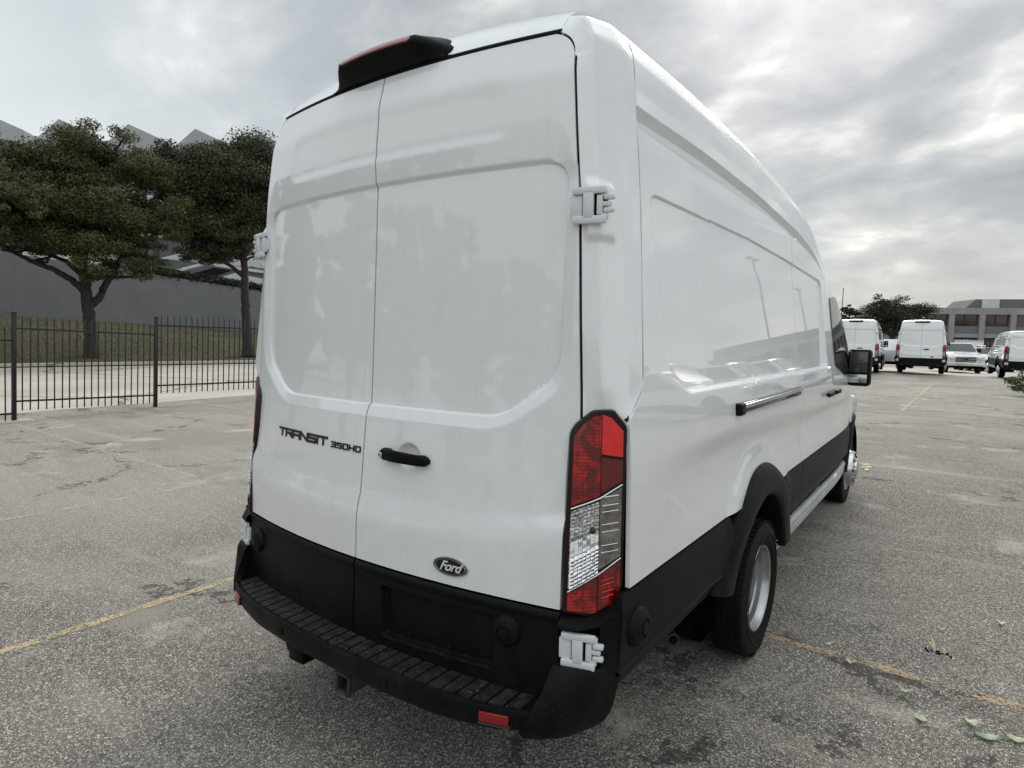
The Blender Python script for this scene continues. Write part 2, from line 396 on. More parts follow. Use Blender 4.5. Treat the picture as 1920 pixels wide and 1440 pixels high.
def add_tube(bm, pts, rad, seg=8, cap=True):
    rad = [float(v) for v in rad] if isinstance(rad, (list, tuple, np.ndarray)) else [float(rad)]*len(pts)
    pts = [Vector(p) for p in pts]; rings = []
    for i, p in enumerate(pts):
        d = (pts[min(i+1, len(pts)-1)]-pts[max(i-1, 0)]); d = d.normalized() if d.length > 1e-9 else Vector((0, 0, 1))
        a = d.cross(Vector((.13, .27, 1))) if abs(d.z) < .95 else d.cross(Vector((1, .1, 0)))
        a.normalize(); b_ = d.cross(a)
        rings.append([bm.verts.new(p+rad[i]*(a*math.cos(2*PI*k/seg)+b_*math.sin(2*PI*k/seg))) for k in range(seg)])
    for r0, r1 in zip(rings, rings[1:]):
        for k in range(seg): bm.faces.new((r0[k], r0[(k+1) % seg], r1[(k+1) % seg], r1[k]))
    if cap:
        bm.faces.new(rings[0]); bm.faces.new(rings[-1])
def tube(name, pts, rad, mat, parent=None, seg=8):
    bm = bmesh.new(); add_tube(bm, pts, rad, seg); return bmobj(name, bm, mat, parent, 50)
def box(name, c, s, mat, parent=None, bev=0.0, rot=None, taper=None, seg=2):
    bm = bmesh.new(); add_box(bm, c, s, bev, rot, seg, taper); return bmobj(name, bm, mat, parent)
def lathe(bm, prof, seg=48, axis='x'):
    """prof: list of (r, a) ; revolved about the axis"""
    rings = []
    for r, a in prof:
        rings.append([bm.verts.new((a, r*math.cos(2*PI*k/seg), r*math.sin(2*PI*k/seg))) for k in range(seg)])
    for r0, r1 in zip(rings, rings[1:]):
        for k in range(seg): bm.faces.new((r0[k], r0[(k+1) % seg], r1[(k+1) % seg], r1[k]))
    return rings
def grid_faces(nu, nv, off=0):
    i, j = np.meshgrid(np.arange(nu-1), np.arange(nv-1), indexing='ij'); a = i*nv+j
    return np.stack([a, a+nv, a+nv+1, a+1], -1).reshape(-1, 4)+off
def patch(name, P, mat, parent=None, fold=.014, flip=False, mirror=False, sharp=28, closed_edges=(1, 1, 1, 1), label=None, zmap=None):
    """P (nu,nv,3): skin patch with its rim folded inwards; outward normal = dP/du x dP/dv unless flip"""
    nu, nv = P.shape[:2]
    du = np.gradient(P, axis=0); dv = np.gradient(P, axis=1)
    N = np.cross(du, dv); N /= np.maximum(np.linalg.norm(N, axis=-1, keepdims=True), 1e-9)
    if flip: N = -N
    V = list(P.reshape(-1, 3)); F = [tuple(f) for f in grid_faces(nu, nv)]
    if flip: F = [f[::-1] for f in F]
    if fold:
        loops = [([(i, 0) for i in range(nu)], closed_edges[0]), ([(nu-1, j) for j in range(nv)], closed_edges[1]),
                 ([(i, nv-1) for i in range(nu)][::-1], closed_edges[2]), ([(0, j) for j in range(nv)][::-1], closed_edges[3])]
        for lp, on in loops:
            if not on: continue
            base = len(V)
            for (i, j) in lp: V.append(P[i, j]-N[i, j]*fold)
            for k in range(len(lp)-1):
                a = lp[k][0]*nv+lp[k][1]; b_ = lp[k+1][0]*nv+lp[k+1][1]
                f = (a, base+k, base+k+1, b_); F.append(f if not flip else f[::-1])
    V = np.array(V)
    if zmap is not None: V = V.copy(); V[:, 2] = zmap(V[:, 2])
    out = [pm(name, V, F, mat, parent, sharp, label=label)]
    if mirror:
        V2 = V.copy(); V2[:, 0] *= -1
        out.append(pm(name, V2, [f[::-1] for f in F], mat, parent, sharp, label=label))
    return out
def sst(a, b, x):
    t = np.clip((x-a)/(b-a), 0, 1); return t*t*(3-2*t)
def table(xs, ys, sig=.018, lo=None, hi=None):
    lo = xs[0]-.5 if lo is None else lo; hi = xs[-1]+.5 if hi is None else hi
    g = np.linspace(lo, hi, 3000); y = np.interp(g, xs, ys)
    if sig > 0:
        st = g[1]-g[0]; k = np.arange(-int(4*sig/st), int(4*sig/st)+1); kk = np.exp(-.5*(k*st/sig)**2); kk /= kk.sum()
        y = np.convolve(np.pad(y, len(k)//2, mode='edge'), kk, mode='valid')
    return lambda x: np.interp(x, g, y)
def poly_sdf(px, py, poly):
    poly = np.array(poly); d = np.full(px.shape, 1e9); inside = np.zeros(px.shape, bool)
    for (ax, ay), (bx, by) in zip(poly, np.roll(poly, -1, 0)):
        ex, ey = bx-ax, by-ay; wx, wy = px-ax, py-ay
        t = np.clip((wx*ex+wy*ey)/(ex*ex+ey*ey), 0, 1)
        d = np.minimum(d, np.hypot(wx-ex*t, wy-ey*t))
        c = ((ay > py) != (by > py)) & (px < (bx-ax)*(py-ay)/((by-ay) if by != ay else 1e-9)+ax)
        inside ^= c
    return np.where(inside, -d, d)
def round_poly(pts, r=.05, n=6):
    out = []; P = [np.array(p, float) for p in pts]; m = len(P)
    for i in range(m):
        a, b_, c = P[i-1], P[i], P[(i+1) % m]
        u1 = a-b_; u2 = c-b_; l1 = np.linalg.norm(u1); l2 = np.linalg.norm(u2); rr = min(r, l1*.45, l2*.45)
        p0 = b_+u1/l1*rr; p1 = b_+u2/l2*rr
        for k in range(n+1):
            t = k/n; out.append((1-t)**2*p0+2*t*(1-t)*b_+t*t*p1)
    return np.array(out)
def dense(a, b, n, spots=(), w=.05, k=3.0):
    """n samples in [a,b], packed around the spots"""
    g = np.linspace(a, b, 4000); d = np.ones_like(g)
    for s in spots: d += k*np.exp(-((g-s)/w)**2)
    c = np.concatenate([[0], np.cumsum((d[1:]+d[:-1])/2)]); c /= c[-1]
    return np.interp(np.linspace(0, 1, n), c, g)
def copy_tree(o, parent=None):
    c = o.copy(); COL.objects.link(c); c.parent = parent
    for ch in list(o.children): copy_tree(ch, c)
    return c
def strip(name, a, b_, wd, z, mat, n=24, wig=0.0, seed=0):
    a = np.array(a[:2], float); b_ = np.array(b_[:2], float); d = (b_-a)/np.linalg.norm(b_-a); s = np.array([-d[1], d[0]])
    rnd = random.Random(seed); V = []; F = []
    for i in range(n+1):
        p = a+(b_-a)*i/n; o_ = wig*(rnd.random()-.5)
        V += [(*(p+s*(wd/2+o_)), z), (*(p-s*(wd/2-o_)), z)]
        if i < n: F.append((2*i, 2*i+1, 2*i+3, 2*i+2))
    me = bpy.data.meshes.new(name); me.from_pydata(V, [], F); me.update()
    uv = me.uv_layers.new(name='UVMap')
    for lp in me.loops: uv.data[lp.index].uv = (lp.vertex_index % 2, lp.vertex_index//2/n)
    me.materials.append(M[mat]); return struct(link(name, me))

# ------------------------------------------------------------------ ground, lines, drive, bank
def plane(name, pts, z, mat, kind='structure'):
    V = [(p[0], p[1], p[2] if len(p) > 2 else z) for p in pts]
    return struct(pm(name, V, [tuple(range(len(V)))], mat), kind)
struct(pm('ground', [(-400, -400, -.06), (400, -400, -.06), (400, 34, -.06), (-400, 34, -.06), (-400, 110, -1.9), (400, 110, -1.9), (400, 700, -2.5), (-400, 700, -2.5)], [(0, 1, 2, 3), (3, 2, 5, 4), (4, 5, 6, 7)], 'drive_concrete'))
V = []; lotY = [(-60, 0), (34.5, 0), (37, -.12), (41, -.42), (50, -.85), (62, -1.2), (110, -1.6)]
for y_, z_ in lotY: V += [(-12.75, y_, z_), (90, y_, z_)]
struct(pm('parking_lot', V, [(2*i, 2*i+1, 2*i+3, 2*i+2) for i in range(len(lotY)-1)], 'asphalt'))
strip('parking_line', (-2.10, -4.2), (-2.01, 1.35), .085, .004, 'yellow_line', 60, .006, 1)
strip('parking_line', (.55, 1.95), (2.75, 1.95), .10, .004, 'worn_line', 40, .008, 2)
strip('parking_line', (-10.9, 1.83), (-5.0, 1.84), .09, .004, 'pale_line', 60, .01, 3)
strip('parking_line', (-4.78, -1.6), (-4.60, 4.5), .07, .004, 'pale_line', 60, .01, 4)
strip('parking_line', (-7.5, -2.5), (-7.2, 6.5), .07, .004, 'pale_line', 60, .01, 4)
a_, b2 = gnd(1690, 771), gnd(1752, 717)
strip('parking_line', a_, b2, .13, .004, 'yellow_line', 40, .01, 5)
a_, b2 = gnd(1600, 735), gnd(1920, 745)
strip('parking_line', gnd(1766, 712), gnd(1790, 700), .13, .004, 'yellow_line', 20, .01, 6)
strip('parking_line', gnd(1600, 812), gnd(1900, 826), .10, .004, 'pale_line', 60, .02, 7)
strip('parking_line', gnd(1598, 770), gnd(1900, 782), .12, .004, 'pale_line', 60, .02, 8)

# terrain behind the drive: a grass bank rising to the retaining wall
WL_a, WL_b = at(0, 590, 36), at(460, 620, 53)      # wall foot
WT_a, WT_b = at(0, 471, 36), at(460, 541, 53)      # wall top
DE_a, DE_b = gnd(0, 687), gnd(460, 680)            # drive edge
def ext(a, b_, s): return a+(b_-a)*s
bank_rows = []
for s in np.linspace(-1.6, 2.4, 60):
    e = ext(DE_a, DE_b, s*1.3-.1); wl = ext(WL_a, WL_b, s); row = []
    for t in np.linspace(0, 1, 22):
        p = e*(1-t)+wl*t; z = (1-t)*0.0+wl[2]*(t**.85)
        row.append((p[0], p[1], z+.12*mnoise.noise(Vector((p[0]*.25, p[1]*.25, 0)))*min(1, t*4)-.005))
    bank_rows.append(row)
B = np.array(bank_rows)
bank = struct(pm('grass_bank', B.reshape(-1, 3), grid_faces(60, 22), 'grass_bank', None, 80))
def bank_z(x, y):
    d = (B[..., 0]-x)**2+(B[..., 1]-y)**2; return float(B.reshape(-1, 3)[d.argmin(), 2])
kb = bmesh.new()
for i in range(59):
    p, q = B[i, 0], B[i+1, 0]; d = Vector(q-p); mid = Vector((p+q)/2)
    add_box(kb, (mid.x, mid.y, .05), (d.length*.995, .16, .14), .012, Matrix.Rotation(math.atan2(d.y, d.x), 3, 'Z'))
struct(bmobj('kerb', kb, 'drive_concrete'))
# blades of grass on the near face of the bank
rng = np.random.RandomState(5); V = []; F = []
for _ in range(26000):
    i = rng.randint(14, 44); j = rng.randint(0, 20); a, b_ = rng.rand(2)
    p = (B[i, j]*(1-a)+B[i+1, j]*a)*(1-b_)+(B[i, j+1]*(1-a)+B[i+1, j+1]*a)*b_
    h = .03+.05*rng.rand(); an = rng.rand()*PI; wv_ = .018; dx, dy = math.cos(an)*wv_, math.sin(an)*wv_; k = len(V)
    V += [(p[0]-dx, p[1]-dy, p[2]-.01), (p[0]+dx, p[1]+dy, p[2]-.01), (p[0]+(rng.rand()-.5)*.08, p[1]+(rng.rand()-.5)*.08, p[2]+h)]; F.append((k, k+1, k+2))
g_ = pm('grass', V, F, 'grass_blades'); g_['kind'] = 'stuff'

# retaining wall
wall = thing('retaining_wall', 'long plain grey retaining wall on the grass bank behind the trees', 'wall', tuple(ext(WL_a, WL_b, .5)))
def wseg(s0, s1, zt_off=0.0):
    V = []; o_ = np.array(wall.location)
    n = np.array([-(WL_b-WL_a)[1], (WL_b-WL_a)[0], 0]); n /= np.linalg.norm(n)
    for s in (s0, s1):
        lo = ext(WL_a, WL_b, s); hi = ext(WT_a, WT_b, s)
        V += [lo-o_-(0, 0, .6), hi-o_+(0, 0, zt_off), hi-o_+n*.4+(0, 0, zt_off), lo-o_+n*.4-(0, 0, .6)]
    return V, [(0, 1, 5, 4), (1, 2, 6, 5), (2, 3, 7, 6), (3, 0, 4, 7), (0, 3, 2, 1), (4, 5, 6, 7)]
ss = np.linspace(-1.5, 2.2, 5)
for s0, s1 in zip(ss, ss[1:]):
    V, F = wseg(s0, s1); pm('wall_panel', V, F, 'grey_wall', wall)
bm = bmesh.new()
hedge = []
rng = np.random.RandomState(8); V = []; F = []
nrm = np.array([-(WL_b-WL_a)[1], (WL_b-WL_a)[0], 0]); nrm /= np.linalg.norm(nrm)
for _ in range(9000):
    s = .55+rng.rand()*1.2; p = ext(WT_a, WT_b, s)+nrm*(rng.rand()*1.2-.05)+np.array([0, 0, rng.rand()**1.5*.75-.1]); d = rng.randn(3, 3)*.09; k = len(V)
    V += [p+d[0], p+d[1], p+d[2]]; F.append((k, k+1, k+2))
tag(pm('hedge', V, F, 'far_leaves'), 'low dark hedge along the top of the grey retaining wall', 'hedge')

# ------------------------------------------------------------------ trees
def leaf_cloud(clumps, n, size, rng, flat=.65, wild=.12):
    """clumps: (centre, radii) ; leaf cards spread through each clump, denser at its skin"""
    vol = np.array([c[1][0]*c[1][1]+.1 for c in clumps]); prob = vol/vol.sum()
    idx = rng.choice(len(clumps), n, p=prob)
    C = np.array([c[0] for c in clumps])[idx]; R = np.array([c[1] for c in clumps])[idx]
    d = rng.randn(n, 3); d /= np.linalg.norm(d, axis=1, keepdims=True)
    rr = rng.rand(n, 1)**.42*(1+wild*rng.randn(n, 1)); P = C+d*R*rr
    nn = d*.6+rng.randn(n, 3)*.7; nn[:, 2] += .5; nn /= np.linalg.norm(nn, axis=1, keepdims=True)
    a = np.cross(nn, rng.randn(n, 3)); a /= np.linalg.norm(a, axis=1, keepdims=True); b_ = np.cross(nn, a)
    s = size*(.55+.9*rng.rand(n, 1)); a = a*s; b_ = b_*s*flat
    V = np.stack([P-a, P+b_*.8+a*.1, P+a, P-b_*.8-a*.1], 1).reshape(-1, 3)
    F = np.arange(n*4).reshape(-1, 4)
    return V, F
def mesh_fast(name, V, F, mat, parent=None):
    me = bpy.data.meshes.new(name); me.vertices.add(len(V)); me.vertices.foreach_set('co', np.asarray(V, np.float32).ravel())
    k = F.shape[1]; me.loops.add(F.size); me.loops.foreach_set('vertex_index', F.ravel().astype(np.int32))
    me.polygons.add(len(F)); me.polygons.foreach_set('loop_start', np.arange(0, F.size, k, dtype=np.int32)); me.polygons.foreach_set('loop_total', np.full(len(F), k, np.int32))
    me.update(calc_edges=True); me.materials.append(M[mat]); return link(name, me, parent)
def tree(name, label, base, trunk_r, forks, crown, n, size, mat='oak_leaves', seed=1, group=None, nclump=60, twigs=True):
    """forks: list of polylines relative to base with radii; crown: list of (centre rel base, radii) large masses"""
    rng = np.random.RandomState(seed); t = thing(name, label, 'tree', tuple(base), 0, group)
    bm = bmesh.new()
    for pts, r0, r1 in forks:
        m = 9; P = []
        pts = np.array(pts, float); tt = np.linspace(0, len(pts)-1, m*(len(pts)-1)+1)
        for k in range(3): P.append(np.interp(tt, range(len(pts)), pts[:, k]))
        P = np.array(P).T
        P[1:-1] += rng.randn(len(P)-2, 3)*r0*.05
        R = np.linspace(r0, r1, len(P))
        if abs(P[0, 2]) < .3: R[:4] *= np.array([1.5, 1.28, 1.14, 1.05])
        add_tube(bm, P, list(R), 10)
    clumps = []
    for c, R in crown:
        c = np.array(c, float); R = np.array(R, float)
        k = max(4, int(nclump*R[0]*R[1]/sum(q[1][0]*q[1][1] for q in crown)))
        for _ in range(k):
            d = rng.randn(3); d /= np.linalg.norm(d); rr = rng.rand()**.33*.93
            if d[2] < -.3: d[2] *= .5
            cr = (.16+.16*rng.rand())*R.mean()
            clumps.append((c+d*R*rr, np.array([cr*1.5, cr*1.5, cr*.72])))
    trunk = bmobj('trunk', bm, 'bark', t, 60)
    if twigs:
        bm = bmesh.new(); starts = [np.array(f[0], float) for f in forks]
        for c, R in clumps[::2]:
            best = min((p for s in starts for p in s[len(s)//2:]), key=lambda p: np.linalg.norm(p-c)); mid = (best+c)/2+rng.randn(3)*.25+np.array([0, 0, -.15])
            add_tube(bm, [best, mid, c, c+rng.randn(3)*R*.8], [.06*trunk_r/.3, .045*trunk_r/.3, .03*trunk_r/.3, .01], 5, False)
        bmobj('branches', bm, 'bark', t, 60)
    V, F = leaf_cloud(clumps, n, size, rng); mesh_fast('crown', V, F, mat, t)
    return t
t1b = at(172, 668, 28.5); t1b[2] = bank_z(t1b[0], t1b[1])-.05
R2 = lambda dx, dz, dd=0: (_r0*dx+np.array([-math.sin(YAW), math.cos(YAW), 0])*dd+np.array([0, 0, dz]))    # helper in the picture's left-right sense
def rel(px, py, depth, base): return at(px, py, depth)-base
D1 = 28.5
T1 = lambda px, py, dd=0: rel(px, py, D1+dd, t1b)
tree('oak_tree', 'broad dark oak with forked trunk behind the fence, leftmost whole tree', t1b, .42,
     [([T1(172, 672), T1(168, 600), T1(162, 545)], .28, .23), ([T1(166, 575, .1), T1(185, 560, .3), T1(205, 520, .5), T1(235, 470, .8), T1(265, 400, 1)], .20, .07),
      ([T1(162, 548), T1(155, 500, -.2), T1(165, 430, -.3), T1(160, 340, 0)], .22, .07), ([T1(160, 548), T1(135, 525, -.3), T1(100, 505, -.6), T1(60, 490, -1), T1(20, 470, -1.2), T1(-40, 430, -1.5)], .17, .05),
      ([T1(158, 520), T1(125, 490, .5), T1(70, 470, 1), T1(0, 460, 1.5)], .13, .04)],
     [(T1(160, 330, 0), (3.0, 3.0, 2.1)), (T1(60, 340, -.8), (2.6, 2.6, 1.7)), (T1(250, 400, .4), (2.3, 2.4, 1.9)), (T1(20, 410, -.4), (2.4, 2.4, 1.4)), (T1(110, 440, -.3), (2.4, 2.5, 1.1)), (T1(300, 420, .5), (1.6, 2, 1.6)), (T1(190, 285, .6), (2.6, 2.4, 1.15)), (T1(290, 330, .8), (1.7, 2, 1.5)), (T1(240, 480, .6), (2.0, 1.8, 1.0)), (T1(40, 290, .6), (2.2, 2.2, 1.0)), (T1(330, 460, .6), (1.2, 1.5, 1.0)), (T1(205, 508, -.6), (1.9, 1.6, .8)), (T1(60, 395, .5), (3.0, 2.4, 2.0)), (T1(60, 450, -.6), (2.6, 2.2, .9)), (T1(170, 450, -.5), (2.2, 2.2, 1.0)), (T1(290, 500, .2), (1.3, 1.4, .8)), (T1(110, 380, -1.2), (2.6, 2, 1.6)), (T1(-80, 340, -1), (2.6, 2.6, 1.8))],
     190000, .056, 'oak_leaves', 3, 'oaks along the grass bank', 340)
t2b = at(465, 668, 33); t2b[2] = bank_z(t2b[0], t2b[1])-.05
T2 = lambda px, py, dd=0: rel(px, py, 33+dd, t2b)
tree('oak_tree', 'dark oak on the bank just left of the big van, with one straight trunk', t2b, .4,
     [([T2(466, 668), T2(462, 600), T2(459, 540), T2(458, 490), T2(455, 440), T2(440, 360)], .27, .09), ([T2(458, 520), T2(435, 500, -.3), T2(400, 480, -.6), T2(360, 440, -1)], .12, .04), ([T2(458, 480), T2(490, 430, .4), T2(520, 370, .5)], .15, .05)],
     [(T2(410, 350, 0), (3.1, 3, 2.2)), (T2(480, 340, .5), (2.9, 3, 2.3)), (T2(420, 430, -.3), (2.7, 2.6, 1.5)), (T2(360, 330, .4), (1.9, 2.2, 1.6)), (T2(450, 290, .5), (1.7, 2, 1.1)), (T2(540, 400, .4), (2.4, 2.4, 2)), (T2(370, 430, -.4), (2.2, 1.8, 1.6)), (T2(350, 300, -.2), (1.8, 1.8, 1.2)), (T2(390, 480, -.2), (2.0, 1.8, .8)), (T2(380, 380, .2), (2.6, 2.4, 2.2)), (T2(440, 470, -.6), (1.8, 1.6, .9)), (T2(340, 400, -.6), (1.5, 1.5, 1.5))],
     150000, .064, 'oak_leaves_dark', 4, 'oaks along the grass bank', 300)
t3b = at(-210, 690, 24); t3b[2] = 0.0
T3 = lambda px, py, dd=0: rel(px, py, 24+dd, t3b)
tree('oak_tree', 'nearer lighter green oak whose crown enters at the left edge', t3b, .4,
     [([T3(-210, 690), T3(-205, 560), T3(-180, 470)], .33, .25), ([T3(-180, 470), T3(-110, 400), T3(-20, 340)], .2, .06), ([T3(-185, 480), T3(-230, 380), T3(-260, 300)], .2, .06)],
     [(T3(-160, 320), (3, 3, 2)), (T3(-30, 350), (1.9, 2, 1.35)), (T3(-90, 420), (1.9, 2, 1.0)), (T3(-260, 370), (2.3, 2.3, 1.6)), (T3(15, 395), (1.0, 1.2, .7))],
     80000, .052, 'oak_leaves', 9, 'oaks along the grass bank', 110)

# ------------------------------------------------------------------ terraced building with folded roofs behind the trees
bp = [at(110, 223, 63), at(240, 232, 64), at(360, 241, 65.2), at(487, 250, 66.5)]
bdir = (bp[3]-bp[0]); bdir[2] = 0; blen = np.linalg.norm(bdir)/3; bdir /= np.linalg.norm(bdir); bn = np.array([-bdir[1], bdir[0], 0])
if np.dot(bn, _f) < 0: bn = -bn
slope = (bp[3][2]-bp[0][2])/3
tb = thing('terraced_building', 'tall terraced building with folded grey roofs above the trees', 'building', (bp[0][0], bp[0][1], 0))
O = np.array([bp[0][0], bp[0][1], 0.0])
def bq(s, d, z): return tuple(bp[0]*[1, 1, 0]-O+bdir*s+bn*d+np.array([0, 0, z]))
for k in range(-3, 7):
    s = k*blen; zt = bp[0][2]+slope*k; L = blen
    # folded roof volume: peak, short left slope, long right slope
    pts = [(s-L*.42, zt-2.6), (s, zt), (s+L*.50, zt-1.35), (s+L*.50, zt-4.2), (s-L*.42, zt-4.2)]
    V = [bq(a, 0, z) for a, z in pts]+[bq(a, 7, z) for a, z in pts]; n = len(pts)
    F = [tuple(range(n))[::-1], tuple(range(n, 2*n))]+[(i, (i+1) % n, (i+1) % n+n, i+n) for i in range(n)]
    rf = pm('roof', V, F, 'roof_cladding', tb)
    # recessed dark window under the fold and white parapet
    V = [bq(s+L*.05, -.05, zt-2.2), bq(s+L*.40, -.05, zt-2.9), bq(s+L*.40, -.05, zt-3.9), bq(s+L*.05, -.05, zt-3.3)]
    pm('window', V, [(3, 2, 1, 0)], 'tinted_glass', tb)
    for fl in range(6):
        z1 = zt-3.4-fl*3.3; of = -1.0-fl*1.1
        V = [bq(s-L*.45, of, z1-.9), bq(s+.0, of-.7, z1-.2), bq(s+L*.45, of, z1-.9), bq(s+L*.45, of, z1-2.0), bq(s, of-.7, z1-1.3), bq(s-L*.45, of, z1-2.0)]
        V += [tuple(np.array(v)+bn*.3) for v in V]
        F = [(5, 4, 1, 0), (4, 3, 2, 1), (0, 1, 7, 6), (1, 2, 8, 7), (3, 4, 10, 9), (4, 5, 11, 10), (6, 7, 10, 11), (7, 8, 9, 10), (0, 6, 11, 5), (2, 3, 9, 8)]
        pm('balcony', V, F, 'balcony_white', tb)
        V = [bq(s-L*.45, of+.6, z1-2.0), bq(s+L*.45, of+.6, z1-2.0), bq(s+L*.45, of+.6, z1-3.9), bq(s-L*.45, of+.6, z1-3.9)]
        wn = pm('window', V, [(3, 2, 1, 0)], 'tinted_glass', tb)
        pm('mullion', [bq(s-.1, of+.5, z1-2.0), bq(s+.1, of+.5, z1-2.0), bq(s+.1, of+.5, z1-3.9), bq(s-.1, of+.5, z1-3.9)], [(3, 2, 1, 0)], 'facade_grey', wn)
V = []; F = []
pts = [(0.5, -4), (.5, bp[0][2]-3)]
V = [bq(-20, 1, -1), bq(45, 1, -1), bq(45, 1, bp[0][2]-4.6), bq(-20, 1, bp[0][2]-4.0), bq(-20, 9, -1), bq(45, 9, -1), bq(45, 9, bp[0][2]-4.6), bq(-20, 9, bp[0][2]-4.0)]
pm('wall', V, [(0, 1, 2, 3), (4, 7, 6, 5), (0, 4, 5, 1), (3, 2, 6, 7), (0, 3, 7, 4), (1, 5, 6, 2)], 'facade_dark', tb)
# low white canopy in front of it, over the wall
pa, pb_, pc = at(235, 508, 56), at(375, 532, 58), at(470, 515, 58)
def quad_band(name, p, q, h, mat, par, th=.5):
    p = np.array(p)-O; q = np.array(q)-O
    V = [p, q, q-(0, 0, h), p-(0, 0, h)]; V += [v+bn*th for v in V]
    return pm(name, V, [(3, 2, 1, 0), (4, 5, 6, 7), (0, 1, 5, 4), (2, 3, 7, 6), (0, 4, 7, 3), (1, 2, 6, 5)], mat, par)
quad_band('parapet', at(150, 494, 55), at(372, 529, 57), 1.3, 'balcony_white', tb)
quad_band('parapet', at(372, 532, 57), at(440, 512, 57.5), 1.6, 'balcony_white', tb)
quad_band('parapet', at(440, 512, 57.5), at(560, 536, 59), 1.6, 'balcony_white', tb)
quad_band('canopy', at(330, 505, 57.5), at(385, 491, 58), .25, 'balcony_white', tb, 3)
quad_band('canopy', at(385, 491, 58), at(560, 517, 60), .25, 'balcony_white', tb, 3)
quad_band('window', at(150, 470, 60.5), at(560, 510, 61), 2.6, 'tinted_glass', tb)

# ------------------------------------------------------------------ black steel fence
fe = thing('steel_fence', 'black steel picket fence along the left edge of the lot', 'fence', (-11.49, 1.945, 0))
lean = math.radians(-2.2)                 # the whole run leans a little along its length
def fpos(y, z): return (-.405/2.524*(y-1.945)*1.0 if y < 4.5 else -.405-(y-4.47)*.03, (y-1.945)+math.tan(lean)*z*-1, z)
frnd = random.Random(4)
PY = [-8.15, -5.63, -3.10, -.58, 1.945, 4.47]+[7.0+2.55*k for k in range(10)]
drop = {0: .0, 1: .0, 2: .0, 3: .0, 4: .12, 5: .13, 6: .2, 7: .25, 8: .3}
zoff = [-.2, -.2, -.18, -.14, .02, .12]+[.12]*12
bmk = bmesh.new(); add_box(bmk, (0, 0, .92), (.019, .019, 1.62), .003); bmk_me = bpy.data.meshes.new('picket')
tipb = bmesh.ops.create_cone(bmk, cap_ends=True, segments=4, radius1=.014, radius2=.002, depth=.05); bmesh.ops.translate(bmk, verts=tipb['verts'], vec=(0, 0, 1.755))
bmesh.ops.recalc_face_normals(bmk, faces=bmk.faces); bmk.to_mesh(bmk_me); bmk.free(); fin_mesh(bmk_me, 'fence_black')
pst = bmesh.new(); add_box(pst, (0, 0, .93), (.065, .065, 1.9), .004); add_box(pst, (0, 0, 1.89), (.078, .078, .03), .008); pst_me = bpy.data.meshes.new('post'); bmesh.ops.recalc_face_normals(pst, faces=pst.faces); pst.to_mesh(pst_me); pst.free(); fin_mesh(pst_me, 'fence_black')
for i, y in enumerate(PY):
    p = link('post', pst_me, fe, fpos(y, 0)); p.rotation_euler = (lean, 0, 0)
    if i == len(PY)-1: break
    y1 = PY[i+1]; zo = zoff[i]; sl = -.10/2.5 if i in (4,) else (-.02 if i < 7 else 0.0)
    nP = 19
    for k in range(nP):
        yy = y+(y1-y)*(k+1)/(nP+1); x_, y_, _ = fpos(yy, 0)
        q = link('picket', bmk_me, fe, (x_+frnd.uniform(-.003, .003), y_+frnd.uniform(-.004, .004), zo+.05+sl*(yy-y)+frnd.uniform(-.004, .004))); q.rotation_euler = (lean+frnd.uniform(-.004, .004), frnd.uniform(-.004, .004), 0)
    for zz in (.33, 1.60):
        a = Vector(fpos(y, zo+zz)); b_ = Vector(fpos(y1, zo+zz+sl*(y1-y))); d = b_-a
        bm = bmesh.new(); add_box(bm, (0, 0, 0), (.028, d.length, .032), .003); r_ = bmobj('rail', bm, 'fence_black', fe)
        r_.location = (a+b_)/2; r_.rotation_euler = (math.asin(d.z/d.length), 0, -math.atan2(d.x, d.y))
struct(box('fence_footing', (-11.50, 1.93, .004), (.42, .55, .03), 'drive_concrete', bev=.01))

# ------------------------------------------------------------------ the van
HZ = 2.79
rearc = table([.40, .62, .80, .95, .985, 1.06, 1.16, 1.33, 1.5, 2.2, 2.31, 2.45, 2.50, 2.633], [-.10, -.10, -.092, -.089, -.086, -.066, -.056, -.039, -.028, .0, .006, .020, .026, .062], .011)
REC = round_poly([(-.80, 2.215), (.80, 2.215), (.80, 1.60), (.775, 1.52), (.60, 1.392), (-.60, 1.392), (-.775, 1.52), (-.80, 1.60)], .075, 7)
REC2 = round_poly([(-.56, 2.475), (.56, 2.475), (.56, 2.3), (-.56, 2.3)], .06, 6)
def rear_y(x, z, feat=True):
    x = np.asarray(x, float); z = np.asarray(z, float)
    zz = z-.07*(np.abs(x)/.85)**5*np.exp(-((z-1.03)/.12)**2)
    y = rearc(zz)+.1*(np.abs(x)/.88)**2
    if feat:
        zt = np.where(z > 1.9, (z-2.215)/.09*.03+2.215, z)      # widen the top flank of the pressing
        sd = poly_sdf(x, np.where(z > 2.215, 2.215+(z-2.215)*.33, z), REC)
        y = y+.011*(1-sst(-.001, .006, sd))+.013*(1-np.clip((sd-.006)/.040, 0, 1))
        s2 = poly_sdf(x, z, REC2); y = y+.006*(1-sst(-.02, .05, s2))*sst(2.30, 2.34, z)
        cup = ((x-.235)/.058)**2+((z-1.218)/.052)**2
        y = y+np.where(np.sqrt(cup) < 1.3, .022*(1-sst(.55, 1.0, np.sqrt(cup))), 0)
    return y
def door_x(z):
    z = np.asarray(z, float)
    xe = np.interp(z, [.40, 1.345, 1.405, 1.716, 2.02, 2.13, 2.30, 2.47, 2.56, 2.65], [.862, .862, .882, .864, .849, .842, .826, .808, .797, .79])
    r = .085; zt = 2.632; c = np.clip(z-(zt-r), 0, r)
    return xe-r+np.sqrt(np.maximum(r*r-c*c, 0)) if True else xe
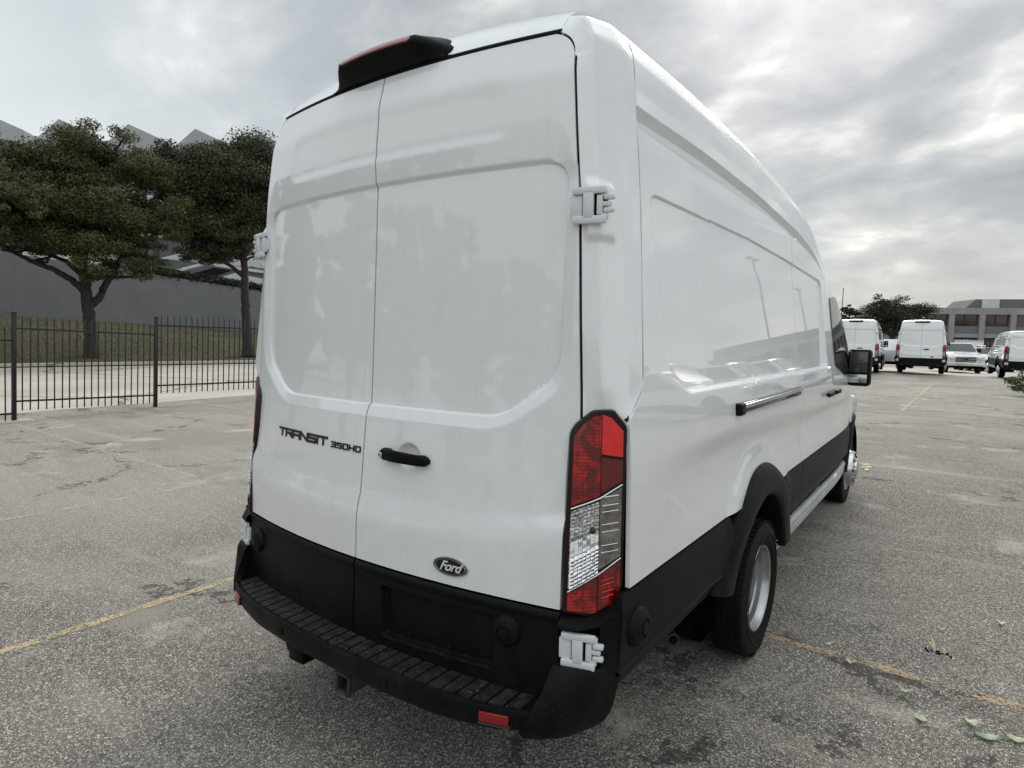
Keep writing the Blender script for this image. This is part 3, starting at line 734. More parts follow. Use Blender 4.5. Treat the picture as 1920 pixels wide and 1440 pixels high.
sidebase = table([.30, .45, .60, .75, .85, .92, 1.0, 1.10, 1.17, 1.255, 1.35, 1.456, 1.6, 1.8, 2.0, 2.17, 2.3, 2.385, 2.46], [.985, 1.0, 1.018, 1.030, 1.034, 1.026, 1.012, 1.002, 1.003, 1.026, 1.021, 1.010, .990, .964, .938, .914, .901, .884, .872], .015)
sideflat = table([.30, .45, .60, .75, .85, 1.27, 1.456, 1.6, 1.8, 2.0, 2.17, 2.3, 2.385, 2.46], [.985, 1.0, 1.018, 1.028, 1.031, 1.022, 1.008, .991, .964, .938, .914, .896, .884, .872], .02)
SREC = round_poly([(.47, 2.168), (1.7, 2.170), (2.6, 2.143), (3.63, 2.095), (3.60, 1.452), (.66, 1.458), (.47, 1.61)], .06, 6)
AR, AZ = 1.73, .36
FAR_, FAZ = 5.48, .36
def side_x(y, z, feat=True):
    y = np.asarray(y, float); z = np.asarray(z, float)
    s = sst(.22, 1.1, y)*(1-.75*sst(4.7, 5.2, y))
    zs = z+np.clip((y-1.4)*.035, 0, .12)*np.exp(-((z-1.18)/.12)**2)
    x = sideflat(z)*(1-s)+sidebase(zs)*s
    if feat:
        sd = poly_sdf(y, z, SREC); dp = .010+.016*np.clip((2.17-z)/.70, 0, 1); x = x-dp*(1-sst(-.001-(dp-.010)*.5, .009, sd))
        for cy_, cz_ in ((AR, AZ), (FAR_, FAZ)):
            d = np.hypot(y-cy_, (z-cz_)*1.0); rr = .66 if cy_ == AR else .55
            x = x+(.013 if cy_ == AR else .010)*(1-sst(rr+.03, rr+.14, d))*sst(.5, .8, z)
    t = np.clip((y-4.1)/1.4, 0, 2); x = x-.075*t**2*(1+.0*z)-np.clip(y-5.6, 0, 2)**2*.25
    x = x-.05*np.clip(z-1.45, 0, 1)*sst(3.9, 5.2, y)
    return x
def rdrop(y): return np.interp(y, [.5, 1.2, 2.0, 3.0, 3.5, 3.85, 4.1, 4.56, 5.0], [-.012, 0, -.02, -.078, -.125, -.19, -.24, -.40, -.60])
rdrop = table([.5, 1.2, 2.0, 3.0, 3.5, 3.85, 4.1, 4.56, 5.0, 5.2], [0, 0, -.02, -.078, -.140, -.235, -.34, -.56, -.75, -.82], .10)
seam_y = table([.75, 1.39, 1.40, 1.478, 1.546, 1.9, 2.085, 2.30, 2.385, 2.43, 2.604, 2.72], [.148, .148, .152, .245, .277, .338, .374, .402, .408, .410, .449, .457], .006)
def ztop(y): return 2.385+rdrop(y)-rdrop(0.5)*0-.0
def zbot(y):
    y = np.asarray(y, float); b_ = np.full(y.shape, .868)
    for c, cz, r in ((AR, AZ, .645), (FAR_, FAZ, .555)):
        d = np.abs(y-c); a = cz+np.sqrt(np.maximum(r*r-d*d, 0)); b_ = np.where(d < r, np.maximum(b_, a), b_)
    return b_

def seal(name, pts, parent, r=.012, mat='black_rubber', zmap=None, seg=6):
    pts = np.array(pts, float)
    if zmap is not None: pts[:, 2] = zmap(pts[:, 2])
    return tube(name, pts, r, mat, parent, seg)

# stroke letters, wide and square like the lettering on the door
GLY = {'T': [[(0, 1), (1, 1)], [(.5, 1), (.5, 0)]], 'R': [[(0, 0), (0, 1), (.95, 1), (1, .85), (1, .6), (.92, .48), (0, .48)], [(.5, .48), (1, 0)]],
       'A': [[(0, 0), (0, .8), (.12, 1), (1, 1), (1, 0)], [(0, .42), (1, .42)]], 'N': [[(0, 0), (0, 1), (1, 0), (1, 1)]],
       'S': [[(1, 1), (.08, 1), (0, .9), (0, .6), (.1, .52), (.9, .52), (1, .44), (1, .1), (.92, 0), (0, 0)]], 'I': [[(.5, 0), (.5, 1)]],
       '3': [[(0, 1), (.92, 1), (1, .9), (1, .1), (.92, 0), (0, 0)], [(.2, .5), (1, .5)]], '5': [[(1, 1), (0, 1), (0, .55), (.9, .55), (1, .45), (1, .1), (.9, 0), (0, 0)]],
       '0': [[(.1, 0), (0, .1), (0, .9), (.1, 1), (.9, 1), (1, .9), (1, .1), (.9, 0), (.1, 0)]], 'H': [[(0, 0), (0, 1)], [(1, 0), (1, 1)], [(0, .5), (1, .5)]],
       'D': [[(0, 0), (0, 1), (.85, 1), (1, .85), (1, .15), (.85, 0), (0, 0)]]}
def glyph(ch, x0, z0, wd, ht, st, parent, surf, mat='badge_black'):
    bm = bmesh.new()
    for pl in GLY[ch]:
        for a, b_ in zip(pl, pl[1:]):
            p = np.array([x0+a[0]*wd, z0+a[1]*ht]); q = np.array([x0+b_[0]*wd, z0+b_[1]*ht]); d = q-p; L = np.linalg.norm(d); d /= L; n = np.array([-d[1], d[0]])*st/2
            p = p-d*st*.45; q = q+d*st*.45; vs = []
            for off in (-.0035, .001):
                for c in (p+n, q+n, q-n, p-n): vs.append(bm.verts.new((c[0], float(surf(c[0], c[1]))+off, c[1])))
            for f in ((0, 1, 2, 3), (7, 6, 5, 4), (0, 4, 5, 1), (1, 5, 6, 2), (2, 6, 7, 3), (3, 7, 4, 0)): bm.faces.new([vs[i] for i in f])
    return bmobj('letter', bm, mat, parent, 20)

def wheel_dual(parent, x, y, side, tyre_only=False):
    """rear dual wheel; local axis x outward"""
    for k, xo in enumerate((0.0, -.27)):
        bm = bmesh.new()
        prof = [(.222, -.145), (.25, -.17), (.30, -.178), (.335, -.165), (.349, -.140), (.350, -.09), (.350, -.03), (.347, -.012), (.334, .004), (.30, .016), (.262, .012), (.236, .0), (.222, -.006), (.216, -.02)]
        lathe(bm, prof, 64)
        # tread: shoulder blocks
        for a in range(60):
            an = 2*PI*a/60; rot = Matrix.Rotation(an, 3, 'X')
            for xx, ww in ((-.012, .030), (-.142, .03)):
                add_box(bm, rot @ Vector((xx, 0, .3505)), (ww, .0225, .008), 0, rot)
        for xx in (-.045, -.075, -.108):
            lathe(bm, [(.349, xx-.012), (.3535, xx-.010), (.3535, xx+.010), (.349, xx+.012)], 64)
        o = bmobj('tyre', bm, 'black_rubber', parent, 30)
        o.location = (x+side*(xo), y, .35); o.scale = (side, 1, 1)
        if k == 0:
            bm = bmesh.new()
            lathe(bm, [(.214, -.03), (.226, -.004), (.222, .002), (.214, -.004), (.208, -.025), (.199, -.036), (.197, -.06), (.189, -.068), (.187, -.125), (.178, -.15), (.155, -.158), (.12, -.15), (.085, -.13), (.08, -.10), (.07, -.085), (.03, -.08), (0.001, -.08)], 64)
            for a in range(8):
                an = 2*PI*a/8; add_box(bm, (-.128, .062*math.cos(an), .062*math.sin(an)), (.05, .016, .016), .003)
            r_ = bmobj('rim', bm, 'alloy', o, 25)
            bm = bmesh.new()
            lathe(bm, [(.2485, .0125), (.2500, .0155), (.2525, .0155), (.2540, .013)], 64); lathe(bm, [(.285, .0165), (.2865, .0195), (.289, .0195), (.2905, .0165)], 64)
            bmobj('sidewall_ring', bm, 'black_rubber', o, 30)
def wheel_front(parent, x, y, side):
    bm = bmesh.new(); lathe(bm, [(.222, -.19), (.25, -.205), (.30, -.21), (.335, -.19), (.349, -.17), (.350, -.09), (.350, -.03), (.347, -.012), (.334, .004), (.30, .012), (.262, .010), (.236, .0), (.222, -.006), (.21, -.02)], 56)
    for a in range(60):
        an = 2*PI*a/60; rot = Matrix.Rotation(an, 3, 'X')
        add_box(bm, rot @ Vector((-.012, 0, .3505)), (.030, .0225, .008), 0, rot)
    o = bmobj('tyre', bm, 'black_rubber', parent, 30); o.location = (x, y, .35); o.scale = (side, 1, 1)
    bm = bmesh.new(); lathe(bm, [(.214, -.03), (.228, -.002), (.222, .006), (.205, .010), (.192, .016), (.183, .02), (.176, .055), (.168, .066), (.110, .070), (.09, .078), (.085, .092), (.06, .10), (.03, .102), (.001, .102)], 48)
    bmobj('rim', bm, 'chrome', o, 25)
    bm = bmesh.new()
    for a in range(8):
        an = 2*PI*a/8; bmesh.ops.create_uvsphere(bm, u_segments=10, v_segments=6, radius=.023, matrix=Matrix.Translation((.066, .138*math.cos(an), .138*math.sin(an))) @ Matrix.Diagonal((.35, 1, 1, 1)))
    bmobj('rim_hole', bm, 'dark_void', o, 60)
    bm = bmesh.new()
    for a in range(8):
        an = 2*PI*(a+.5)/8; add_box(bm, (.080, .098*math.cos(an), .098*math.sin(an)), (.016, .018, .018), .003)
    bmobj('wheel_nut', bm, 'chrome', o, 60)

def build_van(name, label, loc, rotz, q=1.0, top=2.79, group=None, text=True, dual=True, length_cut=0.0):
    van = thing(name, label, 'van', loc, rotz, group)
    hi = q >= .9
    f = (top-1.45)/(2.79-1.45)
    zm = (lambda z: np.where(np.asarray(z) > 1.45, 1.45+(np.asarray(z)-1.45)*f, z)) if abs(f-1) > 1e-6 else None
    Zm = (lambda z: float(zm(np.array([z]))[0])) if zm is not None else (lambda z: z)
    N = lambda n: max(6, int(n*q))
    kw = dict(zmap=zm)
    # rear doors, white skin and black lower cladding
    for sgn in (-1, 1):
        zz = dense(.802, 2.630, N(330), (.99, 1.06, 1.38, 1.41, 2.21, 2.26, 2.30, 2.6, 1.36, 1.19, 1.25), .03, 2.5); us = dense(0, 1, N(190), (.92, .96, .21, .33), .03, 4)
        Z, U = np.meshgrid(zz, us, indexing='ij'); X = sgn*(.0035+(door_x(Z)-.0035)*U)
        P = np.stack([X, rear_y(X, Z), Z], -1)
        d = patch('rear_door', P, 'white_paint', van, .02, flip=(sgn > 0), **kw)[0]
        zz = np.concatenate([[.497], dense(.50, .795, N(70), (.56, .57, .73, .74), .02, 2)]); us = dense(0, 1, N(90), (.16, .18, .7, .74), .03, 2)
        Z, U = np.meshgrid(zz, us, indexing='ij'); X = sgn*(.004+(door_x(Z)-.002)*U)
        Y = rear_y(X, Z, False)-.005-.006*np.sin(np.clip((Z-.762)/.03, 0, 1)*PI)+.004*sst(.787, .797, Z)
        if sgn > 0:
            sd = poly_sdf(X, Z, round_poly([(.15, .728), (.635, .735), (.635, .56), (.165, .548)], .012, 3))
            Y = Y+.026*(1-sst(-.004, .006, sd))
        P = np.stack([X, Y, Z], -1)
        patch('lower_cladding', P, 'black_plastic', d, .015, flip=(sgn > 0), **kw)
        # bump stop
        bx, bz = (.687, .700) if sgn > 0 else (-.755, .692)
        bm = bmesh.new(); n = Vector((float(rear_y(bx+.01, bz, False)-rear_y(bx-.01, bz, False))/.02, -1, 0)).normalized()
        rr = lathe(bm, [(.054, -.01), (.054, .002), (.047, .016), (.034, .024), (.024, .026), (.0235, .021), (.020, .021), (.0195, .027), (.001, .028)], 32)
        bmesh.ops.transform(bm, matrix=Matrix.Translation((bx, float(rear_y(bx, bz, False))-.006, bz)) @ n.to_track_quat('X', 'Z').to_matrix().to_4x4(), verts=bm.verts)
        bmobj('bump_stop', bm, 'black_plastic', d, 25)
        if sgn > 0:
            door_r = d
            # handle bar: bowed, with lock barrel
            xs_ = np.linspace(.1080, .338, 25); V = []; F = []
            bm = bmesh.new(); rings = []
            for x in xs_:
                t = (x-.108)/.23; e = math.sin(min(1, max(0, min(t, 1-t)/.07))*PI/2)
                h = (.0215+.0015*math.cos(t*PI))*max(.35, e); yo = float(rear_y(x, 1.214, False)); out = .022+.018*math.sin(PI*t)
                inn = -.002 if (t < .22 or t > .86) else out-.017
                zc_ = 1.2145+.003*math.sin(PI*t)-.006*t+.003
                ring = []
                for k in range(16):
                    a = 2*PI*k/16; ca, sa = math.cos(a), math.sin(a)
                    sq = lambda v: math.copysign(abs(v)**.6, v)
                    ym = (out+inn)/2; yh = (out-inn)/2
                    ring.append(bm.verts.new((x, yo-(ym+yh*sq(ca)), zc_+h*sq(sa))))
                rings.append(ring)
            for r0, r1 in zip(rings, rings[1:]):
                for k in range(16): bm.faces.new((r0[k], r0[(k+1) % 16], r1[(k+1) % 16], r1[k]))
            bm.faces.new(rings[0]); bm.faces.new(rings[-1])
            hdl = bmobj('handle', bm, 'black_plastic', d, 40)
            if hi:
                bm = bmesh.new(); lathe(bm, [(.0105, -.004), (.0105, .003), (.008, .0045), (.0075, .002), (.001, .002)], 24)
                add_box(bm, (.003, 0, 0), (.002, .0025, .008))
                bmesh.ops.transform(bm, matrix=Matrix.Translation((.130, float(rear_y(.130, 1.217, False))-.0345, 1.2165)) @ Vector((0, -1, 0)).to_track_quat('X', 'Z').to_matrix().to_4x4(), verts=bm.verts)
                bmobj('lock_barrel', bm, 'chrome', d, 30)
                for sx, sz in ((.275, .572), (.455, .575)):
                    bm = bmesh.new(); bmesh.ops.create_uvsphere(bm, u_segments=12, v_segments=8, radius=.009, matrix=Matrix.Translation((sx, float(rear_y(sx, sz, False))+.019, sz)))
                    bmobj('plate_screw', bm, 'black_plastic', d, 60)
            # oval badge
            cx_, cz_ = .462, .868; yb = lambda x, z: float(rear_y(x, z, False))
            def oval(a, b_, off, nm, mat_, th=.004, ring=None):
                bm = bmesh.new(); K = 48; rs = []
                prof = [(1.0, .002), (1.0, -off+.001), (.985, -off)] if ring is None else [(1.0, .002), (1.0, -off+.001), (.985, -off), (ring, -off), (ring-.02, -off+.002)]
                for s_, o_ in prof:
                    rs.append([bm.verts.new((cx_+a*s_*math.cos(2*PI*k/K), yb(cx_+a*s_*math.cos(2*PI*k/K), cz_+b_*s_*math.sin(2*PI*k/K))+o_, cz_+b_*s_*math.sin(2*PI*k/K))) for k in range(K)])
                for r0, r1 in zip(rs, rs[1:]):
                    for k in range(K): bm.faces.new((r0[k], r0[(k+1) % K], r1[(k+1) % K], r1[k]))
                if ring is None: bm.faces.new(rs[-1])
                return bmobj(nm, bm, mat_, d, 30)
            oval(.073, .0335, .005, 'badge_rim', 'chrome')
            oval(.068, .0295, .0058, 'badge', 'badge_black')
            oval(.064, .0262, .0064, 'badge_ring', 'chrome', ring=.955)
            if hi:
                cu = bpy.data.curves.new('txt', 'FONT'); cu.body = 'Ford'; cu.size = .047; cu.shear = .45; cu.extrude = .0012; cu.offset = .0007; cu.space_character = .93; cu.align_x = 'CENTER'; cu.align_y = 'CENTER'
                to = bpy.data.objects.new('txt', cu); COL.objects.link(to); bpy.context.view_layer.update()
                dg = bpy.context.evaluated_depsgraph_get(); me = bpy.data.meshes.new_from_object(to.evaluated_get(dg)); bpy.data.objects.remove(to)
                mm = np.array([v.co[:] for v in me.vertices])
                for v, c in zip(me.vertices, mm): v.co = (cx_+c[0], yb(cx_+c[0], cz_+c[1])-.0066-c[2], cz_+c[1])
                me.materials.clear(); me.materials.append(M['hinge_white']); link('badge_lettering', me, d)
        else:
            if text:
                sf = lambda x, z: rear_y(x, z, False)
                xx = -.622; wT = .0535; gap = .0100
                for ch in 'TRANSIT':
                    ww = wT if ch != 'I' else .010
                    g = glyph(ch, xx, 1.205, ww, .029, .0100, d, sf); xx += ww+gap
                x2 = -.199
                for ch in '350HD':
                    glyph(ch, x2, 1.204, .0270, .0190, .0058, d, sf); x2 += .0385
    # pillars (corner skin), rows from below the lamp to the roof
    rows = [  # E (door edge), K (crease), Q (soft edge), S (side seam)
        ((.868, .016, .80), (.930, .078, .80), (.985, .133, .80), (.998, .146, .80)),
        ((.864, .066, 1.33), (.925, .118, 1.36), (.982, .148, 1.36), (.996, .150, 1.36)),
        ((.888, .062, 1.42), (.948, .102, 1.43), (.994, .146, 1.415), (1.0045, .165, 1.41)),
        ((.884, .066, 1.50), (.952, .085, 1.50), (.990, .175, 1.50), (1.0005, .262, 1.50)),
        ((.874, .078, 1.634), (.940, .092, 1.634), (.976, .195, 1.634), (.983, .290, 1.634)),
        ((.860, .097, 1.88), (.918, .108, 1.88), (.947, .232, 1.88), (.951, .336, 1.88)),
        ((.846, .115, 2.134), (.890, .126, 2.134), (.916, .272, 2.134), (.917, .380, 2.134)),
        ((.822, .132, 2.375), (.862, .141, 2.375), (.880, .34, 2.375), (.8835, .408, 2.385)),
        ((.803, .142, 2.52), (.848, .152, 2.53), (.859, .372, 2.53), (.860, .433, 2.53)),
        ((.786, .143, 2.595), (.836, .163, 2.622), (.841, .374, 2.648), (.841, .449, 2.645)),
        ((.765, .139, 2.626), (.806, .168, 2.684), (.812, .36, 2.722), (.810, .455, 2.718)),
        ((.735, .134, 2.637), (.745, .180, 2.702), (.745, .34, 2.762), (.742, .457, 2.772))]
    Rw = np.array(rows); tv = np.array([0, .53, .64, .72, .85, 1.09, 1.34, 1.6, 1.76, 1.86, 1.93, 2.0])
    def smooth1(a, it):
        a = a.copy()
        for _ in range(it): a[1:-1] = a[1:-1]*.5+(a[2:]+a[:-2])*.25
        return a
    vv = np.linspace(0, 2, N(240)); cols = np.zeros((len(vv), 4, 3))
    for c in range(4):
        for k in range(3): cols[:, c, k] = np.interp(vv, tv, Rw[:, c, k])
    cols = smooth1(cols, 3 if hi else 0)
    zc0, rc, xc = 2.547, .0945, .705                     # door outline, seam gap outside it
    top_i = [i for i in range(len(vv)) if cols[i, 0, 2] > zc0 or vv[i] > 1.90]
    for i in range(len(vv)):
        if i not in top_i: x = float(door_x(cols[i, 0, 2]))+.0090; z = cols[i, 0, 2]
        else:
            a = math.radians(71)*(i-top_i[0])/max(1, len(vv)-1-top_i[0]); x = xc+rc*math.cos(a); z = zc0+rc*math.sin(a)
        cols[i, 0] = (x, float(rear_y(x, z, False))+.001, z)
        cols[i, 0, 1] += .03*float(1-sst(1.37, 1.40, z)); cols[i, 1, 1] += .012*float(1-sst(1.37, 1.40, z))
    tu = np.array([0, .30, .78, 1.0]); uu = np.linspace(0, 1, N(60)); P = np.zeros((len(vv), len(uu), 3))
    for i in range(len(vv)):
        for k in range(3): P[i, :, k] = np.interp(uu, tu, cols[i, :, k])
    P1 = smooth1(P.transpose(1, 0, 2), 3 if hi else 0).transpose(1, 0, 2); P2 = smooth1(P.transpose(1, 0, 2), 34 if hi else 0).transpose(1, 0, 2)
    wq = sst(.40, .60, uu)[None, :, None]; P = P1*(1-wq)+P2*wq
    zz_ = P[..., 2]; UU = uu[None, :]*np.ones_like(zz_)
    mk = sst(1.955, 1.985, zz_)*(1-sst(2.125, 2.165, zz_))*sst(.02, .10, UU)*(1-sst(.50, .62, UU))
    P[..., 0] += .013*mk; P[..., 1] -= .010*mk
    patch('rear_pillar', P, 'white_paint', van, .02, flip=True, mirror=True, sharp=40, **kw)
    # side skins
    def side_patch(name, y0, y1, n, spots, mat='white_paint', rear_seam=False, nz=200, label=None):
        yn = dense(y0, y1, N(n), spots, .04, 2.5); v = dense(0, 1, N(nz), (.17, .39, .40, .855, .06, .24), .025, 2)
        Y, Vv = np.meshgrid(yn, v, indexing='ij'); Zb = zbot(Y); Z = Zb+(ztop(Y)-Zb)*Vv
        if rear_seam:
            sh = seam_y(Z)+.0025-y0; Y = Y+sh*(1-sst(y0+.0, y0+.75, Y))
            Zb = zbot(Y); Z = Zb+(ztop(Y)-Zb)*Vv
        X = side_x(Y, Z)
        return patch(name, np.stack([X, Y, Z], -1), mat, van, .016, flip=False, mirror=True, label=label, **kw)
    side_patch('quarter_panel', .148, 2.700, 230, (.47, .6, 1.15, 2.3), rear_seam=True)
    side_patch('sliding_door', 2.706, 3.78, 110, (3.6,))
    side_patch('front_door', 3.786, 4.95, 80, ())
    side_patch('front_fender', 4.956, 6.25, 80, (4.98,), nz=60) if False else None
    # roof side skin with rain channel
    sec = np.array([(.884, 2.389), (.872, 2.392), (.859, 2.399), (.853, 2.415), (.848, 2.438), (.871, 2.461), (.875, 2.466), (.873, 2.475), (.860, 2.53), (.851, 2.59), (.841, 2.645), (.825, 2.695), (.79, 2.742), (.742, 2.772)])
    m = N(90); ts = np.concatenate([[0], np.cumsum(np.linalg.norm(np.diff(sec, axis=0), axis=1))]); tt = np.sort(np.concatenate([np.linspace(0, ts[-1], m), ts[1:-1]]))
    sx_, sz_ = np.interp(tt, ts, sec[:, 0]), np.interp(tt, ts, sec[:, 1])
    up = sz_ > 2.47
    if hi:
        a = np.stack([sx_, sz_], -1); b_ = smooth1(a, 11); wv3 = sst(2.465, 2.50, sz_)[:, None]; a = a*(1-wv3)+b_*wv3; a[-1] = sec[-1]; sx_, sz_ = a[:, 0], a[:, 1]
    ys_ = dense(0, 1, N(140), (0,), .1, 2); ymax = 5.0
    Yg, Tg = np.meshgrid(ys_, np.arange(len(tt)), indexing='ij')
    Zr = sz_[Tg]; Y0 = seam_y(Zr)+.003; Y = Y0+(ymax-Y0)*Yg
    lift = 0*Y
    Z = Zr+rdrop(Y)*(1.0)+lift
    t = np.clip((Y-4.1)/1.4, 0, 2); X = sx_[Tg]-.075*t**2-.05*np.clip(Zr-.0-1.45, 0, 1)*sst(3.9, 5.2, Y)+.006*sst(.5, 1.0, Y)
    patch('roof_side', np.stack([X, Y, Z], -1), 'white_paint', van, .016, mirror=True, sharp=30, **kw)
    # roof centre
    us = np.linspace(-1, 1, N(70)); vsn = dense(0, 1, N(150), (0,), .06, 8)
    Vv, U = np.meshgrid(vsn, us, indexing='ij'); X0 = .737*U
    yd = rear_y(X0, np.full_like(X0, 2.633), False)+.006; Y = yd+(ymax-yd)*Vv
    edgez = 2.772+rdrop(Y)
    crown = edgez+(.036)*(1-U**2)
    d = Y-yd; crown = crown-(crown-2.640)*(1-np.clip(d/.38, 0, 1))**4.6
    rib = .004*np.sin(np.clip((np.abs(((X0*5.2) % 1)-.5)-.25)*4, -1, 1)*PI/2)*sst(.7, 1.1, Y)
    t = np.clip((Y-4.1)/1.4, 0, 2); X = X0*(1-.09*t**2)
    patch('roof', np.stack([X, Y, crown+rib], -1), 'white_paint', van, .02, flip=True, sharp=40, **kw)
    # cab nose: fenders, bonnet and windscreen
    yy = np.array([4.956, 5.2, 5.5, 5.8, 6.1, 6.3, 6.42, 6.47]); zt = np.array([1.62, 1.52, 1.40, 1.26, 1.16, 1.08, .95, .7])
    yyd = np.linspace(4.956, 6.47, N(60)); ztd = np.interp(yyd, yy, zt)
    us = np.linspace(0, 1, N(50)); Y, U = np.meshgrid(yyd, us, indexing='ij')
    zb = zbot(Y); zb = np.where(Y > 6.0, .6, zb); zT = np.interp(Y, yyd, ztd)
    side_part = U < .6; Zs = zb+(zT-.07-zb)*np.clip(U/.6, 0, 1); Xs = np.maximum(side_x(Y, np.minimum(Zs, 1.45)), .3)
    hw = np.maximum(side_x(Y, np.minimum(zT-.07, 1.45)), .3); tt2 = np.clip((U-.6)/.4, 0, 1)
    X = np.where(side_part, Xs, hw*(1-tt2)); Z = np.where(side_part, Zs, zT-.07+.07*np.sin(np.clip(tt2*1.6, 0, 1)*PI/2)+.05*tt2)
    patch('front_fender', np.stack([X, Y, Z], -1), 'white_paint', van, .016, mirror=True, sharp=50, **kw)
    V = []; F = []
    wz0, wz1 = 1.60, 2.762+float(rdrop(5.0))
    A = [(-.86, 5.62, 1.42), (.86, 5.62, 1.42), (.66, 5.0, wz1+.06), (-.66, 5.0, wz1+.06)]
    us = np.linspace(-1, 1, 20); vs_ = np.linspace(0, 1, 12); Ug, Vg = np.meshgrid(us, vs_, indexing='ij')
    X = Ug*(.90-.17*Vg); Y = 5.60-.60*Vg+.08*(1-Ug**2); Z = 1.44+(wz1+.05-1.44)*Vg
    patch('windscreen', np.stack([X, Y, Z], -1), 'tinted_glass', van, .01, flip=True, **kw)
    for s in (-1, 1):
        V = [(s*.90, 5.60, 1.44), (s*.90, 4.95, 1.55), (s*.80, 4.95, 2.06), (s*.735, 5.0, wz1+.05)]
        pm('front_pillar', [(v[0], v[1], Zm(v[2])) for v in V], [(0, 1, 2, 3)], 'white_paint', van)
    box('front_bumper', (0, 6.32, .45), (1.7, .34, .40), 'black_plastic', van, .06)
    box('grille', (0, 6.47, .82), (1.0, .06, .22), 'black_plastic', van, .02)
    for s in (-1, 1): box('headlight', (s*.72, 6.36, .92), (.34, .16, .22), 'lamp_glass_far', van, .05)
    # side glass of the cab
    poly = round_poly([(3.93, 1.45), (3.93, 2.0), (4.25, 2.02), (4.62, 1.86), (4.93, 1.50), (4.70, 1.32), (4.35, 1.36)], .06, 4)
    for s in (-1, 1):
        bm = bmesh.new(); o1 = [bm.verts.new((s*(float(side_x(p[0], p[1]))+.007), p[0], Zm(p[1]))) for p in poly]; o2 = [bm.verts.new((s*(float(side_x(p[0], p[1]))-.01), p[0], Zm(p[1]))) for p in poly]
        n = len(poly); c = bm.verts.new((s*(float(side_x(4.35, 1.68))+.010), 4.35, Zm(1.68)))
        for k in range(n): bm.faces.new((o1[k], o1[(k+1) % n], c)); bm.faces.new((o2[k], o2[(k+1) % n], o1[(k+1) % n], o1[k]))
        bmobj('side_window', bm, 'tinted_glass', van, 50)
    # lower side cladding, black: behind the rear wheel, between the wheels (two pieces), sill below
    def clad(y0, y1, n, name='side_cladding', z1=.862, zlo=.475, groove=True):
        yn = np.linspace(y0, y1, N(n)); v = dense(0, 1, N(80), (.33, .36, .87, .9), .03, 3); Y, Vv = np.meshgrid(yn, v, indexing='ij')
        zt = np.full_like(Y, z1)
        Z = zlo+(zt-zlo)*Vv
        X = side_x(Y, Z)+.004+.008*(1-sst(.805, .855, Z))-.0*Z
        X = X-.022*(1-sst(.596, .603, Z))-.05*(1-sst(zlo-.01, zlo+.10, Z))**2
        if groove: X = X+.007*np.exp(-((Z-.611)/.007)**2)
        return patch(name, np.stack([X, Y, Z], -1), 'black_plastic', van, .02, mirror=True, sharp=30, **kw)
    clad(.085, 1.17, 70)
    clad(2.19, 2.70, 24); clad(2.705, 4.93, 60)
    # painted sill step below the middle cladding
    yn = np.linspace(2.20, 4.96, 8); secs = [(.985, .475), (1.0, .47), (1.012, .452), (1.012, .43), (.998, .424), (.998, .414), (1.008, .408), (1.006, .372), (.985, .352), (.95, .350)]
    Ygr, K = np.meshgrid(yn, np.arange(len(secs)), indexing='ij'); S_ = np.array(secs)
    patch('sill', np.stack([S_[K, 0]+.012-.075*np.clip((Ygr-4.1)/1.4, 0, 2)**2, Ygr, S_[K, 1]+.045], -1), 'sill_grey', van, .02, flip=True, mirror=True, sharp=25, **kw)
    # wheel arch flares
    def flare(cy_, cz_, r_out, r_in, a0, a1, xo, nm='wheel_arch_flare', low=.0):
        an = np.linspace(math.radians(a0), math.radians(a1), N(90))
        sect = [(1.0, -.012), (.985, .004), (.955, .016), (.93, .020), (.925, .0235), (.80, .040), (.55, .046), (.25, .044), (.10, .040), (.02, .028), (0.0, .010), (0.0, -.13)]
        P = np.zeros((len(an), len(sect), 3))
        for i, a in enumerate(an):
            tail = max(0.0, (math.degrees(a)-140)/25) if math.degrees(a) > 90 else 0.0
            for k, (rr, xx) in enumerate(sect):
                r = r_in+(r_out-r_in)*rr+tail*low*rr; y = cy_+r*math.cos(a); z = cz_+r*math.sin(a)
                bx_ = float(side_x(min(max(y, cy_-.64), cy_+.64), max(z, .62), False)); bx_ = max(bx_, 1.022) if cy_ == AR else bx_
                P[i, k] = (bx_+xx*xo-.010*tail, y, z)
        patch(nm, P, 'black_plastic', van, .012, flip=False, mirror=True, sharp=32, **kw)
    flare(AR, AZ, .655, .485, 10, 166, 1.0, low=.05)
    flare(FAR_, FAZ, .565, .47, 5, 175, .8)
    # wheel housings and underbody
    for (cy_, r) in ((AR, .50), (FAR_, .46)):
        for s in (-1, 1):
            bm = bmesh.new(); K = 18; r0 = []; r1 = []; r2 = []
            for k in range(K+1):
                a = PI*k/K*1.1-.05*PI; r0.append(bm.verts.new((s*.97, cy_+r*math.cos(a), AZ+r*math.sin(a)))); r1.append(bm.verts.new((s*.48, cy_+r*math.cos(a), AZ+r*math.sin(a))))
            for k in range(K): bm.faces.new((r0[k], r0[k+1], r1[k+1], r1[k]))
            bm.faces.new(r1); bmobj('wheel_housing', bm, 'dark_void', van, 60)
    bm = bmesh.new(); add_box(bm, (0, .64, .58), (1.72, 1.10, .20)); add_box(bm, (0, 3.6, .55), (1.84, 2.6, .2)); add_box(bm, (0, 1.75, .72), (.96, 1.3, .2)); add_box(bm, (0, 5.9, .5), (1.3, .9, .3))
    bmobj('underbody', bm, 'underbody', van)
    # inner darkness behind the seams
    bm = bmesh.new()
    add_box(bm, (0, 2.4, 1.55), (1.56, 4.4, 1.55)); bmesh.ops.transform(bm, matrix=Matrix.Identity(4), verts=bm.verts)
    for v in bm.verts:
        if v.co.z > 2: v.co.x *= .86
        v.co.z = Zm(v.co.z)
    bmobj('inner_shell', bm, 'dark_void', van)
    # seals showing in the gaps
    zs = np.linspace(.5, 2.62, 60)
